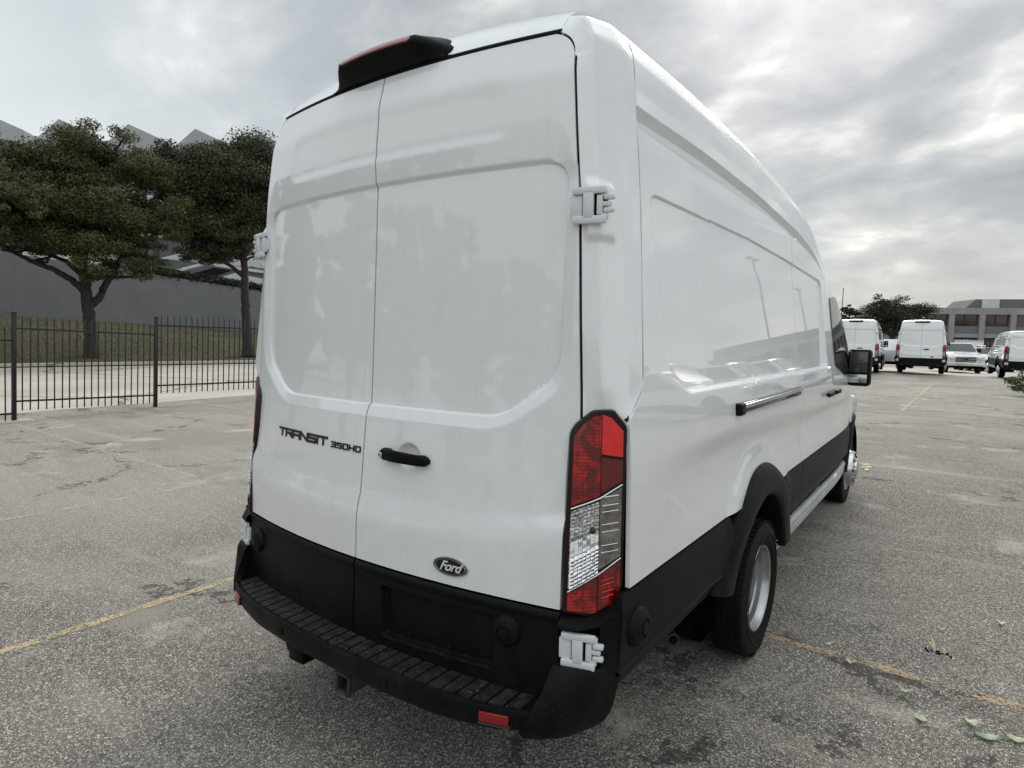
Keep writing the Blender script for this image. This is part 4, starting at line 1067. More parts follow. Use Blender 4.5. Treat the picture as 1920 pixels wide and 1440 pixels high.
    seal('door_seal', [(0, float(rear_y(0, z))+.016, z) for z in zs], van, .009, zmap=zm)
    for s in (-1, 1):
        seal('door_seal', [(s*(float(door_x(z))+.004), float(rear_y(door_x(z), z, False))+.017, z) for z in np.linspace(.5, 2.625, 90)], van, .011, zmap=zm)
        seal('panel_seal', [(s*(float(side_x(float(seam_y(z)), z, False))-.016), float(seam_y(z)), z) for z in np.linspace(1.40, 2.385, 60)], van, .008, zmap=zm)
        for yv in (2.703, 3.783, 4.953):
            zt_ = float(ztop(yv)) if yv < 4.9 else 1.5
            seal('panel_seal', [(s*(float(side_x(yv, z))-.024), yv, z) for z in np.linspace(.5, zt_, 30)], van, .008, zmap=zm)
        yl = np.linspace(.40, 4.9, 40)
        seal('roof_seal', [(s*(.872-.075*max(0, (y-4.1)/1.4)**2-.047*float(sst(3.9, 5.2, y))), y, float(ztop(y))-.002) for y in yl], van, .007, zmap=zm)
    seal('door_seal', [(x, float(rear_y(x, 2.633, False))+.010, 2.6385) for x in np.linspace(-.74, .74, 40)], van, .010, zmap=zm)
    # lamps
    for s in (-1, 1):
        def LP(u, z, o_): # u across the lamp 0..1 in metres along the corner, o_ outwards
            tz = (z-.80)/.58; w_ = u/.198
            ix, iy = .871-.013*tz, -.006+.052*tz; ox, oy = 1.0105, .143
            L_ = math.hypot(ox-ix, oy-iy); nx_, ny_ = (oy-iy)/L_, -(ox-ix)/L_
            return (s*(ix+(ox-ix)*w_+o_*nx_), iy+(oy-iy)*w_+o_*ny_, z)
        W_ = .198
        out = round_poly([(0, .800), (0, 1.362), (.018, 1.392), (.075, 1.436), (.148, 1.440), (.196, 1.388), (.194, .852), (.165, .806), (.09, .783)], .012, 3)
        def bulge(u): t = min(max(u/W_, 0), 1); return .013*math.sin(PI*t)**.6+.003
        def lens(name, poly, o1, mat, par, depth=.02, ins=.003):
            bm = bmesh.new(); P = np.array(poly); c = P.mean(0)
            # triangulated fan grid on the bulged surface
            rings = []
            for sc_ in (1.0, .985, .8, .6, .4, .2):
                rings.append([bm.verts.new(LP(*(lambda q_: (q_[0], q_[1], bulge(q_[0])+o1-(.006 if sc_ == 1.0 else 0)))(c+(p-c)*sc_))) for p in P])
            back = [bm.verts.new(LP(p[0], p[1], bulge(p[0])+o1-depth)) for p in P]
            rings = [back]+rings; n = len(P)
            for r0, r1 in zip(rings, rings[1:]):
                for k in range(n): bm.faces.new((r0[k], r0[(k+1) % n], r1[(k+1) % n], r1[k]))
            bm.faces.new(rings[-1]); return bmobj(name, bm, mat, par, 30)
        def sub(poly, n=8):
            o_ = []
            for a, b_ in zip(poly, poly[1:]+poly[:1]):
                for k in range(n): t = k/n; o_.append((a[0]*(1-t)+b_[0]*t, a[1]*(1-t)+b_[1]*t))
            return o_
        hs = lens('tail_lamp', [tuple(p) for p in out], 0.0, 'lamp_frame', van, .06)
        L0, L1 = .015, .183
        lens('red_lens', sub([(L0, 1.135), (L0, 1.352), (.045, 1.392), (.085, 1.420), (.1080, 1.424), (.1080, 1.168)]), .0035, 'red_lens', hs)
        lens('red_lens', sub([(.1095, 1.300), (.1095, 1.424), (.140, 1.415), (L1, 1.372), (L1, 1.290)]), .0030, 'bright_red', hs)
        lens('red_lens', sub([(.1095, 1.175), (.1095, 1.292), (L1, 1.282), (L1, 1.216)]), .0030, 'dark_red', hs)
        lens('red_lens', sub([(L0, .862), (.1080, .915), (.1080, .800), (.095, .797), (L0, .811)]), .0035, 'red_lens', hs)
        lens('red_lens', sub([(.1095, .918), (L1, .962), (L1, .860), (.158, .822), (.1095, .802)]), .0035, 'red_lens', hs)
        lens('reflector', sub([(L0, .876), (L0, 1.120), (.1080, 1.154), (.1080, .930)]), .0020, 'lamp_reflector', hs)
        lens('reflector', sub([(.1095, .934), (.1095, 1.158), (L1, 1.198), (L1, .975)]), .0020, 'lamp_bowl', hs)
        if hi:
            rq = np.random.RandomState(12); bm = bmesh.new()
            for (u0, u1, lo0, lo1, up0, up1, nu_, nz_) in ((L0+.002, .107, .878, .930, 1.118, 1.150, 7, 20),):
                for i in range(nu_):
                    for j in range(nz_):
                        ua, ub = u0+(u1-u0)*(i+.05)/nu_, u0+(u1-u0)*(i+.95)/nu_
                        f0, f1 = (j+.06)/nz_, (j+.94)/nz_
                        lo_ = lambda u: lo0+(lo1-lo0)*(u-u0)/(u1-u0); up_ = lambda u: up0+(up1-up0)*(u-u0)/(u1-u0)
                        zz4 = [lo_(ua)+(up_(ua)-lo_(ua))*f0, lo_(ub)+(up_(ub)-lo_(ub))*f0, lo_(ub)+(up_(ub)-lo_(ub))*f1, lo_(ua)+(up_(ua)-lo_(ua))*f1]
                        fr = j/nz_; tl = (.0085 if fr < .38 else (.0022 if fr < .6 else -.004))+rq.randn()*(.0008 if fr < .38 else .0016); tu = rq.randn()*.0012
                        of = [tl+tu if tl > 0 else 0, tl-tu if tl > 0 else 0, 0 if tl > 0 else -tl, 0 if tl > 0 else -tl]; us4 = [ua, ub, ub, ua]
                        fr_ = [bm.verts.new(LP(u, z_, bulge(u)+.0032+max(0, o_))) for u, z_, o_ in zip(us4, zz4, of)]; bk = [bm.verts.new(LP(u, z_, bulge(u)-.001)) for u, z_ in zip(us4, zz4)]
                        bm.faces.new(fr_)
                        for k in range(4): bm.faces.new((bk[k], bk[(k+1) % 4], fr_[(k+1) % 4], fr_[k]))
            bmobj('reflector_facets', bm, 'chrome', hs, 5)
            for zz_ in (.99, 1.012, 1.055, 1.078, 1.118, 1.138, 1.165):
                bm = bmesh.new(); add_tube(bm, [LP(u, zz_+(u-.112)*.12, bulge(u)+.0045) for u in (.116, .135, .155, .172)], [.0016]*4, 6); bmobj('reflector_rib', bm, 'chrome', hs)
            for zz_ in (.845, .862, .885, .9):
                bm = bmesh.new(); add_tube(bm, [LP(u, zz_+(u-.112)*.22, bulge(u)+.0055) for u in (.120, .14, .16)], [.0014]*3, 6); bmobj('lens_rib', bm, 'bright_red', hs)
            for u in (.05, .062, .078, .09):
                bm = bmesh.new(); add_tube(bm, [LP(u, z_, bulge(u)+.0035) for z_ in (.96, 1.05, 1.13)], [.0010]*3, 6); bmobj('reflector_rib', bm, 'chrome', hs)
            bm = bmesh.new(); bmesh.ops.create_uvsphere(bm, u_segments=14, v_segments=10, radius=.011, matrix=Matrix.Translation(LP(.088, 1.06, bulge(.088)+.001))); bmobj('bulb', bm, 'black_gloss', hs, 60)
            bm = bmesh.new(); add_tube(bm, [LP(u, z_, bulge(u)+.0045) for u, z_ in ((L0, 1.127), (.07, 1.147), (.11, 1.163), (L1, 1.205))], [.0028]*4, 6); bmobj('lens_trim', bm, 'brushed_rail', hs)
            bm = bmesh.new(); add_tube(bm, [LP(u, z_, bulge(u)+.0045) for u, z_ in ((L0, .868), (.07, .899), (.11, .922), (L1, .970))], [.0028]*4, 6); bmobj('lens_trim', bm, 'brushed_rail', hs)
    # high brake lamp housing over the doors
    bm = bmesh.new()
    topz = 2.722; secs = []
    for t in np.linspace(-1, 1, 33):
        a = abs(t); xx = .325*t; k = max(0.0, (a-.62)/.38); e = k**1.15
        yr = -.005+.095*e+.02*a*a; zr = 2.712-.012*a*a-.035*e; zb_ = 2.640
        yb_ = float(rear_y(xx, 2.633, False))-.002
        yf = .30-.05*a-.06*e; zf = 2.752+.03-.05*a*a-.03*e
        secs.append([(xx, yb_+.004, zb_), (xx, yb_-.012*(1-e), zb_+.004), (xx, yr+.004, zr-.018), (xx, yr, zr-.010), (xx, yr+.002, zr+.004), (xx, yr+.012, zr+.014), (xx, yr+.05, zr+.024), (xx, (yr+yf)/2, (zr+.024+zf)/2+.01), (xx, yf, zf-.01), (xx, yf+.02, zf-.05), (xx, yb_+.03, zb_+.01)])
    rs = [[bm.verts.new((p[0], p[1], Zm(p[2]))) for p in s_] for s_ in secs]
    for r0, r1 in zip(rs, rs[1:]):
        for k in range(len(r0)): bm.faces.new((r0[k], r0[(k+1) % len(r0)], r1[(k+1) % len(r0)], r1[k]))
    bm.faces.new(rs[0]); bm.faces.new(rs[-1])
    hb = bmobj('high_brake_lamp', bm, 'black_plastic', van, 38)
    bm = bmesh.new(); rs = []
    for t in np.linspace(-.60, .60, 25):
        xx = .325*t; a = abs(t); yr = -.005+.02*a*a; zr = 2.712-.012*a*a; sh_ = max(.25, min(1, (.60-a)/.05+.25))
        rs.append([bm.verts.new((xx, y_, Zm(z_))) for y_, z_ in ((yr+.003, zr-.013*sh_), (yr-.0034, zr-.008*sh_), (yr-.0015, zr+.004*sh_), (yr+.008, zr+.0135*sh_), (yr+.016, zr+.016*sh_), (yr+.02, zr+.01))])
    for r0, r1 in zip(rs, rs[1:]):
        for k in range(6): bm.faces.new((r0[k], r0[(k+1) % 6], r1[(k+1) % 6], r1[k]))
    bm.faces.new(rs[0]); bm.faces.new(rs[-1]); bmobj('brake_lens', bm, 'high_brake_red', hb, 40)
    # hinges: white H-shaped door hinges
    def hinge(cx_, cy_, cz_, ang, s):
        T = Matrix.Translation((s*cx_, cy_, Zm(cz_))) @ Matrix.Rotation(s*math.radians(ang), 4, 'Z')
        def pc(boxes, nm, par, mt='hinge_white', bv=.004):
            bm = bmesh.new()
            for c, sz in boxes: add_box(bm, (s*c[0], c[1], c[2]), sz, bv)
            bmesh.ops.transform(bm, matrix=T, verts=bm.verts); return bmobj(nm, bm, mt, par, 35)
        h = pc([((0, -.018, .044), (.1080, .018, .022)), ((0, -.018, -.044), (.1080, .018, .024)), ((-.002, -.018, 0), (.034, .018, .085))], 'hinge', van)
        pc([((-.042, -.010, 0), (.040, .016, .066)), ((-.050, .008, 0), (.03, .03, .05))], 'hinge_plate', h)
        pc([((.033, -.014, 0), (.020, .016, .060)), ((.055, -.012, .002), (.030, .016, .016)), ((.062, -.014, .022), (.034, .020, .016)), ((.062, -.014, -.017), (.034, .018, .016)), ((.048, -.010, .036), (.022, .018, .022)), ((.046, -.010, -.034), (.024, .018, .02))], 'hinge_knuckle', h, bv=.0045)
        pc([((.004, -.002, 0), (.10, .010, .082))], 'hinge_gap', h, 'dark_void', .001)
        return h
    for s in (-1, 1):
        if hi or True:
            hinge(.884, .097, 2.066, 14, s); hinge(.925, .022, .690, 18, s)
    # rear bumper with tread step
    outy = table([0, .25, .5, .7, .83, .88, .93, .965, 1.0], [-.228, -.224, -.204, -.164, -.110, -.078, -.025, .03, .10], .025, 0, 1.2)
    xs_ = np.concatenate([-np.linspace(0, .955, N(50))[::-1][:-1], np.linspace(0, .955, N(50))])
    prof = [(.135, .500), (.012, .500), (.006, .507), (0, .506), (-.004, .498), (-.004, .470), (.002, .435), (.012, .418), (.03, .408), (.12, .405)]
    P = np.zeros((len(xs_), len(prof), 3))
    for i, x in enumerate(xs_):
        a = abs(x); o_ = float(outy(a)); e = float(sst(.84, .9, a)); zz_ = .025*float(sst(.5, .95, a))
        for k, (yo, z) in enumerate(prof):
            z2 = z+zz_*(z < .45)
            P[i, k] = (x, o_+yo*(1 if k > 2 or a < .8 else 1), z2)
    bmp = patch('rear_bumper', P, 'black_plastic', van, .0, flip=True, sharp=40, **kw)[0]
    # tread: separate ribs recessed between grooves
    npad = 29; xe_ = .80
    for i in range(npad):
        x0 = -xe_+(2*xe_)*i/npad+.004; x1 = -xe_+(2*xe_)*(i+1)/npad-.004
        y0a, y0b = float(outy(abs(x0)))+.020, float(outy(abs(x1)))+.020; y1a, y1b = y0a+.125, y0b+.125
        bm = bmesh.new(); vs = [bm.verts.new(p) for p in ((x0, y0a, .496), (x1, y0b, .496), (x1, y1b, .496), (x0, y1a, .496), (x0+.001, y0a+.002, .5065), (x1-.001, y0b+.002, .5065), (x1-.001, y1b, .5065), (x0+.001, y1a, .5065))]
        for f_ in ((0, 3, 2, 1), (4, 5, 6, 7), (0, 1, 5, 4), (1, 2, 6, 5), (2, 3, 7, 6), (3, 0, 4, 7)): bm.faces.new([vs[k] for k in f_])
        bmobj('tread_pad', bm, 'step_plastic', bmp, 30)
    # corner towers of the bumper
    for s in (-1, 1):
        rowsT = [(.405, [(.80, -.10), (.85, -.07), (.91, -.01), (.955, .10)]), (.432, [(.80, -.122), (.868, -.088), (.932, -.015), (.98, .10)]), (.47, [(.81, -.130), (.882, -.088), (.948, -.012), (1.0, .10)]),
                 (.507, [(.832, -.114), (.895, -.080), (.958, -.012), (1.012, .10)]), (.56, [(.850, -.075), (.910, -.062), (.968, -.012), (1.022, .10)]), (.62, [(.858, -.045), (.922, -.045), (.978, -.008), (1.032, .10)]), (.638, [(.862, -.03), (.926, -.03), (.972, .0), (1.026, .10)]), (.640, [(.866, .03), (.92, .045), (.965, .07), (.985, .10)])]
        nz_, nx_ = len(rowsT), 22; P = np.zeros((nz_, nx_, 3))
        for i, (z, pl_) in enumerate(rowsT):
            pl_ = np.array(pl_); tt_ = np.linspace(0, 3, nx_)
            xx_ = np.interp(tt_, range(4), pl_[:, 0]); yy_ = np.interp(tt_, range(4), pl_[:, 1])
            a = smooth1(np.stack([xx_, yy_], -1), 5); P[i, :, 0] = a[:, 0]; P[i, :, 1] = a[:, 1]; P[i, :, 2] = z
        PP = P.copy(); PP[..., 0] *= s
        patch('bumper_corner', PP, 'black_plastic', van, .03, flip=(s > 0), sharp=40, **kw)
        # inner cheek of the corner
        pm('bumper_cheek', [(s*.842, -.110, .50), (s*.857, -.045, .62), (s*.861, -.03, .6385), (s*.861, .12, .6385), (s*.842, .12, .50)], [(0, 1, 2, 3, 4)], 'black_plastic', van)
        # cap under the lamp and its backing
        cap = [(.876, .0, .797), (.930, .052, .779), (.985, .105, .802), (1.035, .155, .845)]
        bm = bmesh.new()
        A = [(.872, -.030), (.935, -.012), (1.0, .055), (1.034, .098)]
        Bk = [(.872, .05), (.92, .09), (.97, .13), (.99, .15)]
        v0 = [bm.verts.new((s*p[0], p[1], z)) for p, z in zip(A, (.757, .757, .772, .775))]; v1 = [bm.verts.new((s*p[0], p[1]+.006, z)) for p, z in zip(A, (.776, .770, .80, .835))]
        v2 = [bm.verts.new((s*p[0], p[1], z)) for p, z in zip(Bk, (.815, .80, .82, .865))]; v3 = [bm.verts.new((s*p[0], p[1], .735)) for p in Bk]
        for r0, r1 in ((v0, v1), (v1, v2), (v3, v0)):
            for k in range(3): bm.faces.new((r0[k], r0[k+1], r1[k+1], r1[k]))
        bmesh.ops.bevel(bm, geom=[e for e in bm.edges if not e.is_boundary], offset=.004, segments=2, affect='EDGES')
        bmobj('lamp_cap', bm, 'black_plastic', van, 40)
        # wall beside the hinge and panel behind it
        bm = bmesh.new()
        W1 = [(s*.990, .03), (s*1.030, .10)]
        for (z0, z1) in ((.615, .79),):
            pts = [(s*.872, .06), (s*.955, .085), (s*.985, .045), (s*1.012, .058), (s*1.034, .098)]
            lo = [bm.verts.new((p[0], p[1], z0)) for p in pts]; hi_ = [bm.verts.new((p[0], p[1], z1)) for p in pts]
            for k in range(len(pts)-1): bm.faces.new((lo[k], lo[k+1], hi_[k+1], hi_[k]))
        bmobj('hinge_recess', bm, 'black_plastic', van, 50)
        # reflector and parking sensors
        xr = .728; yr_ = float(outy(xr)); slope_ = (float(outy(xr+.05))-float(outy(xr-.05)))/.1
        rot = Matrix.Rotation(s*math.atan(slope_), 3, 'Z')
        box('reflector', (s*xr, yr_-.006, .472), (.098, .010, .033), 'red_reflector', bmp, .004, rot)
        box('reflector_lip', (s*xr, yr_-.005, .451), (.102, .012, .005), 'grey_plastic', bmp, .001, rot)
        for xq in (.30, .885):
            bm = bmesh.new(); lathe(bm, [(.019, 0), (.019, .003), (.016, .004), (.0155, .0015), (.011, .0015), (.0105, .004), (.001, .0045)], 24)
            sl_ = (float(outy(xq+.03))-float(outy(xq-.03)))/.06; nn = Vector((s*sl_, -1, 0)).normalized()
            bmesh.ops.transform(bm, matrix=Matrix.Translation((s*xq, float(outy(xq))-.004, .470)) @ nn.to_track_quat('X', 'Z').to_matrix().to_4x4(), verts=bm.verts); bmobj('parking_sensor', bm, 'black_plastic', bmp, 30)
        # body side bump stop
        bm = bmesh.new(); lathe(bm, [(.068, -.012), (.068, .002), (.060, .018), (.040, .030), (.030, .032), (.029, .026), (.024, .026), (.023, .034), (.001, .035)], 32)
        bmesh.ops.transform(bm, matrix=Matrix.Translation((s*(float(side_x(.20, .73))+.010), .20, .728)) @ (Vector((s, 0, .05)).to_track_quat('X', 'Z').to_matrix().to_4x4()), verts=bm.verts)
        bmobj('bump_stop', bm, 'black_plastic', van, 25)
    # wheels
    if dual:
        wheel_dual(van, 1.045, AR, 1); wheel_dual(van, -1.045, AR, -1)
    else:
        wheel_front(van, .96, AR, 1); wheel_front(van, -.96, AR, -1)
    wheel_front(van, .945, FAR_, 1); wheel_front(van, -.945, FAR_, -1)
    # sliding door track, front door handle
    for s in (-1, 1):
        if s == 1:
            rl = box('door_track', (s*1.020, 1.93, 1.340), (.030, 1.30, .050), 'black_gloss', van, .006)
            box('track_rail', (s*1.039, 1.945, 1.350), (.012, 1.27, .020), 'brushed_rail', rl, .003)
            box('track_rail', (s*1.038, 1.945, 1.319), (.010, 1.27, .006), 'brushed_rail', rl, .002)
            box('track_cap', (s*1.032, 1.275, 1.340), (.036, .07, .056), 'black_plastic', rl, .008)
        for yh in (3.62, 3.93):
            if s == -1 and yh < 3.8: continue
            box('door_handle', (s*1.045, yh, 1.245), (.026, .21, .032), 'black_plastic', van, .008)
    # mirror
    for s in (-1, 1):
        bm = bmesh.new(); add_box(bm, (s*1.085, 4.80, 1.410), (.185, .14, .335), .035, None, 4); mh = bmobj('mirror_housing', bm, 'black_plastic', van, 40)
        box('mirror_glass', (s*1.080, 4.728, 1.462), (.145, .006, .185), 'mirror_far', mh, .002)
        box('mirror_glass', (s*1.080, 4.727, 1.312), (.145, .006, .075), 'mirror_glass', mh, .002)
        bm = bmesh.new(); add_tube(bm, [(s*.93, 4.86, 1.40), (s*.99, 4.85, 1.36), (s*1.02, 4.82, 1.36)], [.04, .035, .035], 10)
        add_box(bm, (s*.955, 4.78, 1.40), (.035, .26, .26), .012); bmobj('mirror_arm', bm, 'black_plastic', van, 50)
    if hi:
        # hitch receiver, trailer socket, exhaust, antenna
        bm = bmesh.new()
        for c, sz in (((-.032, -.06, .325), (.008, .20, .072)), ((.032, -.06, .325), (.008, .20, .072)), ((0, -.06, .357), (.056, .20, .008)), ((0, -.06, .293), (.056, .20, .008))): add_box(bm, c, sz, .0015)
        for c, sz in (((-.036, -.155, .325), (.010, .014, .084)), ((.036, -.155, .325), (.010, .014, .084)), ((0, -.155, .362), (.082, .014, .010)), ((0, -.155, .288), (.082, .014, .010))): add_box(bm, c, sz, .002)
        add_tube(bm, [(-.62, .06, .36), (.62, .06, .36)], .038, 12); add_box(bm, (.10, -.03, .315), (.15, .03, .05), .004); add_box(bm, (-.09, -.03, .335), (.10, .02, .06), .004); add_tube(bm, [(.10, -.06, .33), (.12, -.09, .30), (.16, -.07, .30), (.17, -.04, .33)], .008, 8)
        bmobj('tow_hitch', bm, 'steel_dark', van, 40)
        bm = bmesh.new(); add_box(bm, (-.29, -.125, .350), (.095, .08, .070), .008); add_box(bm, (-.275, -.078, .355), (.13, .03, .088), .006); add_box(bm, (-.17, -.05, .345), (.20, .03, .07), .006); add_tube(bm, [(-.345, -.15, .362), (-.345, -.12, .362)], .030, 14); add_box(bm, (-.18, -.02, .38), (.2, .03, .06), .005)
        bmobj('trailer_socket', bm, 'black_plastic', van, 40)
        bm = bmesh.new(); prof2 = [(.027, 0), (.030, 0), (.030, .5), (.027, .5), (.027, 0)]
        lathe(bm, prof2, 24); bmesh.ops.transform(bm, matrix=Matrix.Translation((.80, 1.16, .215)) @ Vector((-.75, .85, .10)).to_track_quat('X', 'Z').to_matrix().to_4x4(), verts=bm.verts)
        bmobj('exhaust_pipe', bm, 'exhaust_steel', van, 40)
        tube('antenna', [(.83, 5.30, 1.50), (.85, 5.22, 1.9), (.862, 5.16, 2.16)], [.006, .004, .003], 'black_rubber', van)
        # axle and shocks glimpsed below
        tube('rear_axle', [(-.8, AR, .35), (.8, AR, .35)], .06, 'underbody', van, 12)
    return van

van = build_van('cargo_van', 'large white high-roof cargo van filling the middle of the picture', (0, 0, 0), 0)

# ------------------------------------------------------------------ parked vehicles further off
GV = 'white vehicles parked at the far end of the lot'
pA = at(1724, 690, 29.6); pA[2] = 0
vA = build_van('cargo_van', 'white medium-roof van seen square from behind, middle of the row', tuple(pA), math.radians(1.5), .28, 2.60, GV, text=False, dual=False)
pB = at(1600, 690, 30.0); pB[2] = 0
vB = copy_tree(vA); vB.location = tuple(pB); vB.rotation_euler = (0, 0, math.radians(2.5)); vB['label'] = "white medium-roof van partly hidden behind the big van's side mirror"
pC = at(1938, 690, 26.5); pC[2] = 0
vC = build_van('cargo_van', 'white low-roof van cut off by the right edge', tuple(pC), math.radians(4.8), .22, 2.12, GV, text=False, dual=False)

def car_wheel(par, x, y, r, s, wd=.24):
    bm = bmesh.new(); lathe(bm, [(r*.55, -wd), (r*.9, -wd), (r, -wd*.85), (r, -.03), (r*.93, 0), (r*.62, .004), (r*.58, -.02)], 28); o = bmobj('wheel', bm, 'black_rubber', par, 40); o.location = (x, y, r); o.scale = (s, 1, 1)
    bm = bmesh.new(); lathe(bm, [(r*.58, -.02), (r*.56, -.05), (r*.3, -.03), (r*.12, -.01), (.001, -.01)], 28); bmobj('rim', bm, 'alloy', o, 40)
def build_pickup(name, label, cat, loc, rotz, kind='pickup', paint='white_paint', group=None, sc_=1.0):
    """front faces local -y"""
    t = thing(name, label, cat, loc, rotz, group)
    hw = 1.0 if kind != 'car' else .92
    prof = {'pickup': [(-2.9, .55), (-2.9, 1.05), (-2.75, 1.18), (-1.35, 1.30), (-.6, 1.90), (1.1, 1.92), (1.45, 1.35), (2.9, 1.35), (2.95, .6)],
            'suv': [(-2.4, .45), (-2.42, .85), (-2.2, 1.0), (-1.2, 1.12), (-.45, 1.70), (1.9, 1.72), (2.35, 1.1), (2.4, .5)],
            'car': [(-2.3, .40), (-2.3, .70), (-2.0, .84), (-1.1, .95), (-.3, 1.42), (1.2, 1.42), (1.9, 1.0), (2.3, .95), (2.3, .45)]}[kind]
    V = []; n = len(prof)
    belt = {'pickup': 1.30, 'suv': 1.12, 'car': .95}[kind]
    secx = [-1, -.93, 0, .93, 1]
    for sx in secx:
        for (y, z) in prof:
            wv_ = hw*(1-.20*max(0, (z-belt))/.62) if z > belt else hw
            dx = .05 if abs(sx) == 1 else 0
            yy_ = y*(1-.03*abs(sx)**3); V.append((sx*wv_, yy_, z-(.03 if abs(sx) == 1 and z > .6 else 0)))
    F = []
    for a in range(len(secx)-1):
        for k in range(n): F.append((a*n+k, a*n+(k+1) % n, (a+1)*n+(k+1) % n, (a+1)*n+k))
    F.append(tuple(range(n))[::-1]); F.append(tuple(range(4*n, 5*n)))
    body = pm('body', V, F, paint, t, 30)
    # glass
    idx = [i for i in range(n-1) if prof[i][1] <= belt+.03 and prof[i+1][1] > belt+.3][0]; (y0, z0), (y1, z1) = prof[idx], prof[idx+1]
    def on(tq, s, off): y = y0+(y1-y0)*tq; z = z0+(z1-z0)*tq; w_ = hw*(1-.20*max(0, z-belt)/.62)-.07; return (s*w_, y-off*.6, z+off*.8)
    pm('windscreen', [on(.08, -1, .012), on(.08, 1, .012), on(.9, 1, .012), on(.9, -1, .012)], [(0, 1, 2, 3)], 'mirror_far' if kind == 'pickup' else 'tinted_glass', t)
    yb = 1.2 if kind == 'pickup' else (1.9 if kind == 'suv' else 1.2); zt = z1-.06; zb = belt+.03
    for s in (-1, 1):
        def sw(y, z): return (s*(hw*(1-.20*max(0, z-belt)/.62)+.006), y, z)
        pm('side_window', [sw(y0+.35, zb), sw(.25, zb), sw(.25, zt), sw(y1+.05, zt)], [(0, 1, 2, 3)], 'tinted_glass', t); pm('side_window', [sw(.32, zb), sw(yb, zb), sw(yb-.15, zt), sw(.32, zt)], [(0, 1, 2, 3)], 'tinted_glass', t)
        fy = prof[1][0]
        hl = box('headlight', (s*(hw-.22), fy+.03, prof[1][1]-.10), (.36, .14, .20 if kind == 'pickup' else .15), 'lamp_glass_far', t, .03)
        box('mirror', (s*(hw+.13), y0+.45, belt+.14), (.22, .10, .24 if kind == 'pickup' else .15), 'black_plastic', t, .03)
        for wy in (fy+.95, -fy-1.0): car_wheel(t, s*(hw-.02), wy, .40 if kind == 'pickup' else .34, s)
        bm = bmesh.new()
        for wy in (fy+.95, -fy-1.0):
            K = 14; R_ = .50 if kind == 'pickup' else .41; rr = [bm.verts.new((s*(hw+.008), wy+R_*math.cos(PI*k/K*1.16-.08*PI), .38+R_*math.sin(PI*k/K*1.16-.08*PI))) for k in range(K+1)]; bm.faces.new(rr)
        bmobj('wheel_arch', bm, 'black_plastic', t, 40)
    gz = prof[1][1]-.16
    gr = box('grille', (0, prof[1][0]-.015, gz), (1.05*hw, .06, .32 if kind == 'pickup' else .16), 'navy_trim', t, .02)
    for k in range(3): box('grille_bar', (0, prof[1][0]-.05, gz-.10+.10*k), (.98*hw, .02, .022), 'chrome', gr, .004)
    box('badge', (0, prof[1][0]-.065, gz), (.22, .015, .09), 'badge_black', gr, .02)
    box('front_bumper', (0, prof[1][0]-.06, .60 if kind == 'pickup' else .50), (2*hw-.04, .22, .24), 'chrome' if kind == 'pickup' else paint, t, .05)
    box('underbody', (0, 0, .44), (2*hw-.3, 4.4, .24), 'underbody', t)
    if kind == 'pickup':
        box('load_bed', (0, 2.0, 1.352), (1.7, 1.5, .012), 'dark_void', t)
    return t
def place(px, depth, z=0): p = at(px, 690, depth); return (p[0], p[1], z)
f1 = build_pickup('pickup_truck', 'white pickup with chrome bumper facing the camera, right of the square-on van', 'pickup', place(1787, 40.5, -.36), math.radians(13), 'pickup', group=GV)
f1.scale = (.98, .98, .98)
f2 = build_pickup('parked_car', 'white minivan parked between the two medium-roof vans', 'car', place(1668, 36.5, -.05), math.radians(176), 'suv', group=GV)
f3 = build_pickup('pickup_truck', 'small white truck, black grille, second right of the square-on van', 'truck', place(1829, 48, -.75), math.radians(12), 'pickup', group=GV)
f4 = build_pickup('pickup_truck', "white truck half hidden behind the low-roof van's nose", 'truck', place(1858, 48, -.6), math.radians(8), 'pickup', group=GV)
f6 = build_pickup('parked_car', 'red-lit dark car glimpsed between the two white trucks', 'car', place(1818, 60, -1.1), math.radians(0), 'car', 'navy_trim', group=GV)
# box truck behind the pickup
bt = thing('box_truck', 'white box truck whose square roof shows above the pickup', 'truck', place(1813, 56, -1.0), math.radians(0), GV)
bt.scale = (.97, .97, .84)
for s_ in (0,):
    cg = box('cargo_box', (0, 2.0, 2.15), (2.2, 4.6, 2.1), 'hinge_white', bt, .04); box('roof_rail', (0, -.31, 3.16), (2.24, .06, .12), 'silver_paint', cg, .01)
    cb = box('cab', (0, -1.35, 1.35), (1.95, 1.7, 1.5), 'white_paint', bt, .15); box('windscreen', (0, -2.205, 1.72), (1.6, .03, .55), 'tinted_glass', cb, .01)
    box('bumper', (0, -2.25, .65), (1.95, .15, .3), 'black_plastic', bt, .04); box('chassis', (0, 1.5, .85), (1.0, 5, .25), 'underbody', bt)
    for x_ in (-1, 1):
        for y_ in (-1.4, 2.6): car_wheel(bt, x_*1.0, y_, .42, x_)

# ------------------------------------------------------------------ office building at right
ob = thing('office_building', 'low grey concrete office block with bronze windows behind the vans', 'building', tuple(at(1725, 655, 105)*[1, 1, 0]))
p0 = at(1722, 655, 105); p1_ = at(2100, 655, 99); e_ = p1_-p0; e_[2] = 0; e_ /= np.linalg.norm(e_); n_ = np.array([-e_[1], e_[0], 0]); n_ = n_ if np.dot(n_, _f) > 0 else -n_
OB = np.array(ob.location)
zT = at(1722, 577, 105)[2]
def obx(name, s0, s1, d0, d1, z0, z1, mat, par):
    base = np.array([p0[0], p0[1], 0])-OB; V = []
    for z in (z0, z1):
        for s, d in ((s0, d0), (s1, d0), (s1, d1), (s0, d1)): V.append(base+e_*s+n_*d+np.array([0, 0, z]))
    return pm(name, V, [(0, 3, 2, 1), (4, 5, 6, 7), (0, 1, 5, 4), (1, 2, 6, 5), (2, 3, 7, 6), (3, 0, 4, 7)], mat, par)
bay = 4.5; fh = 3.95; LB = 60
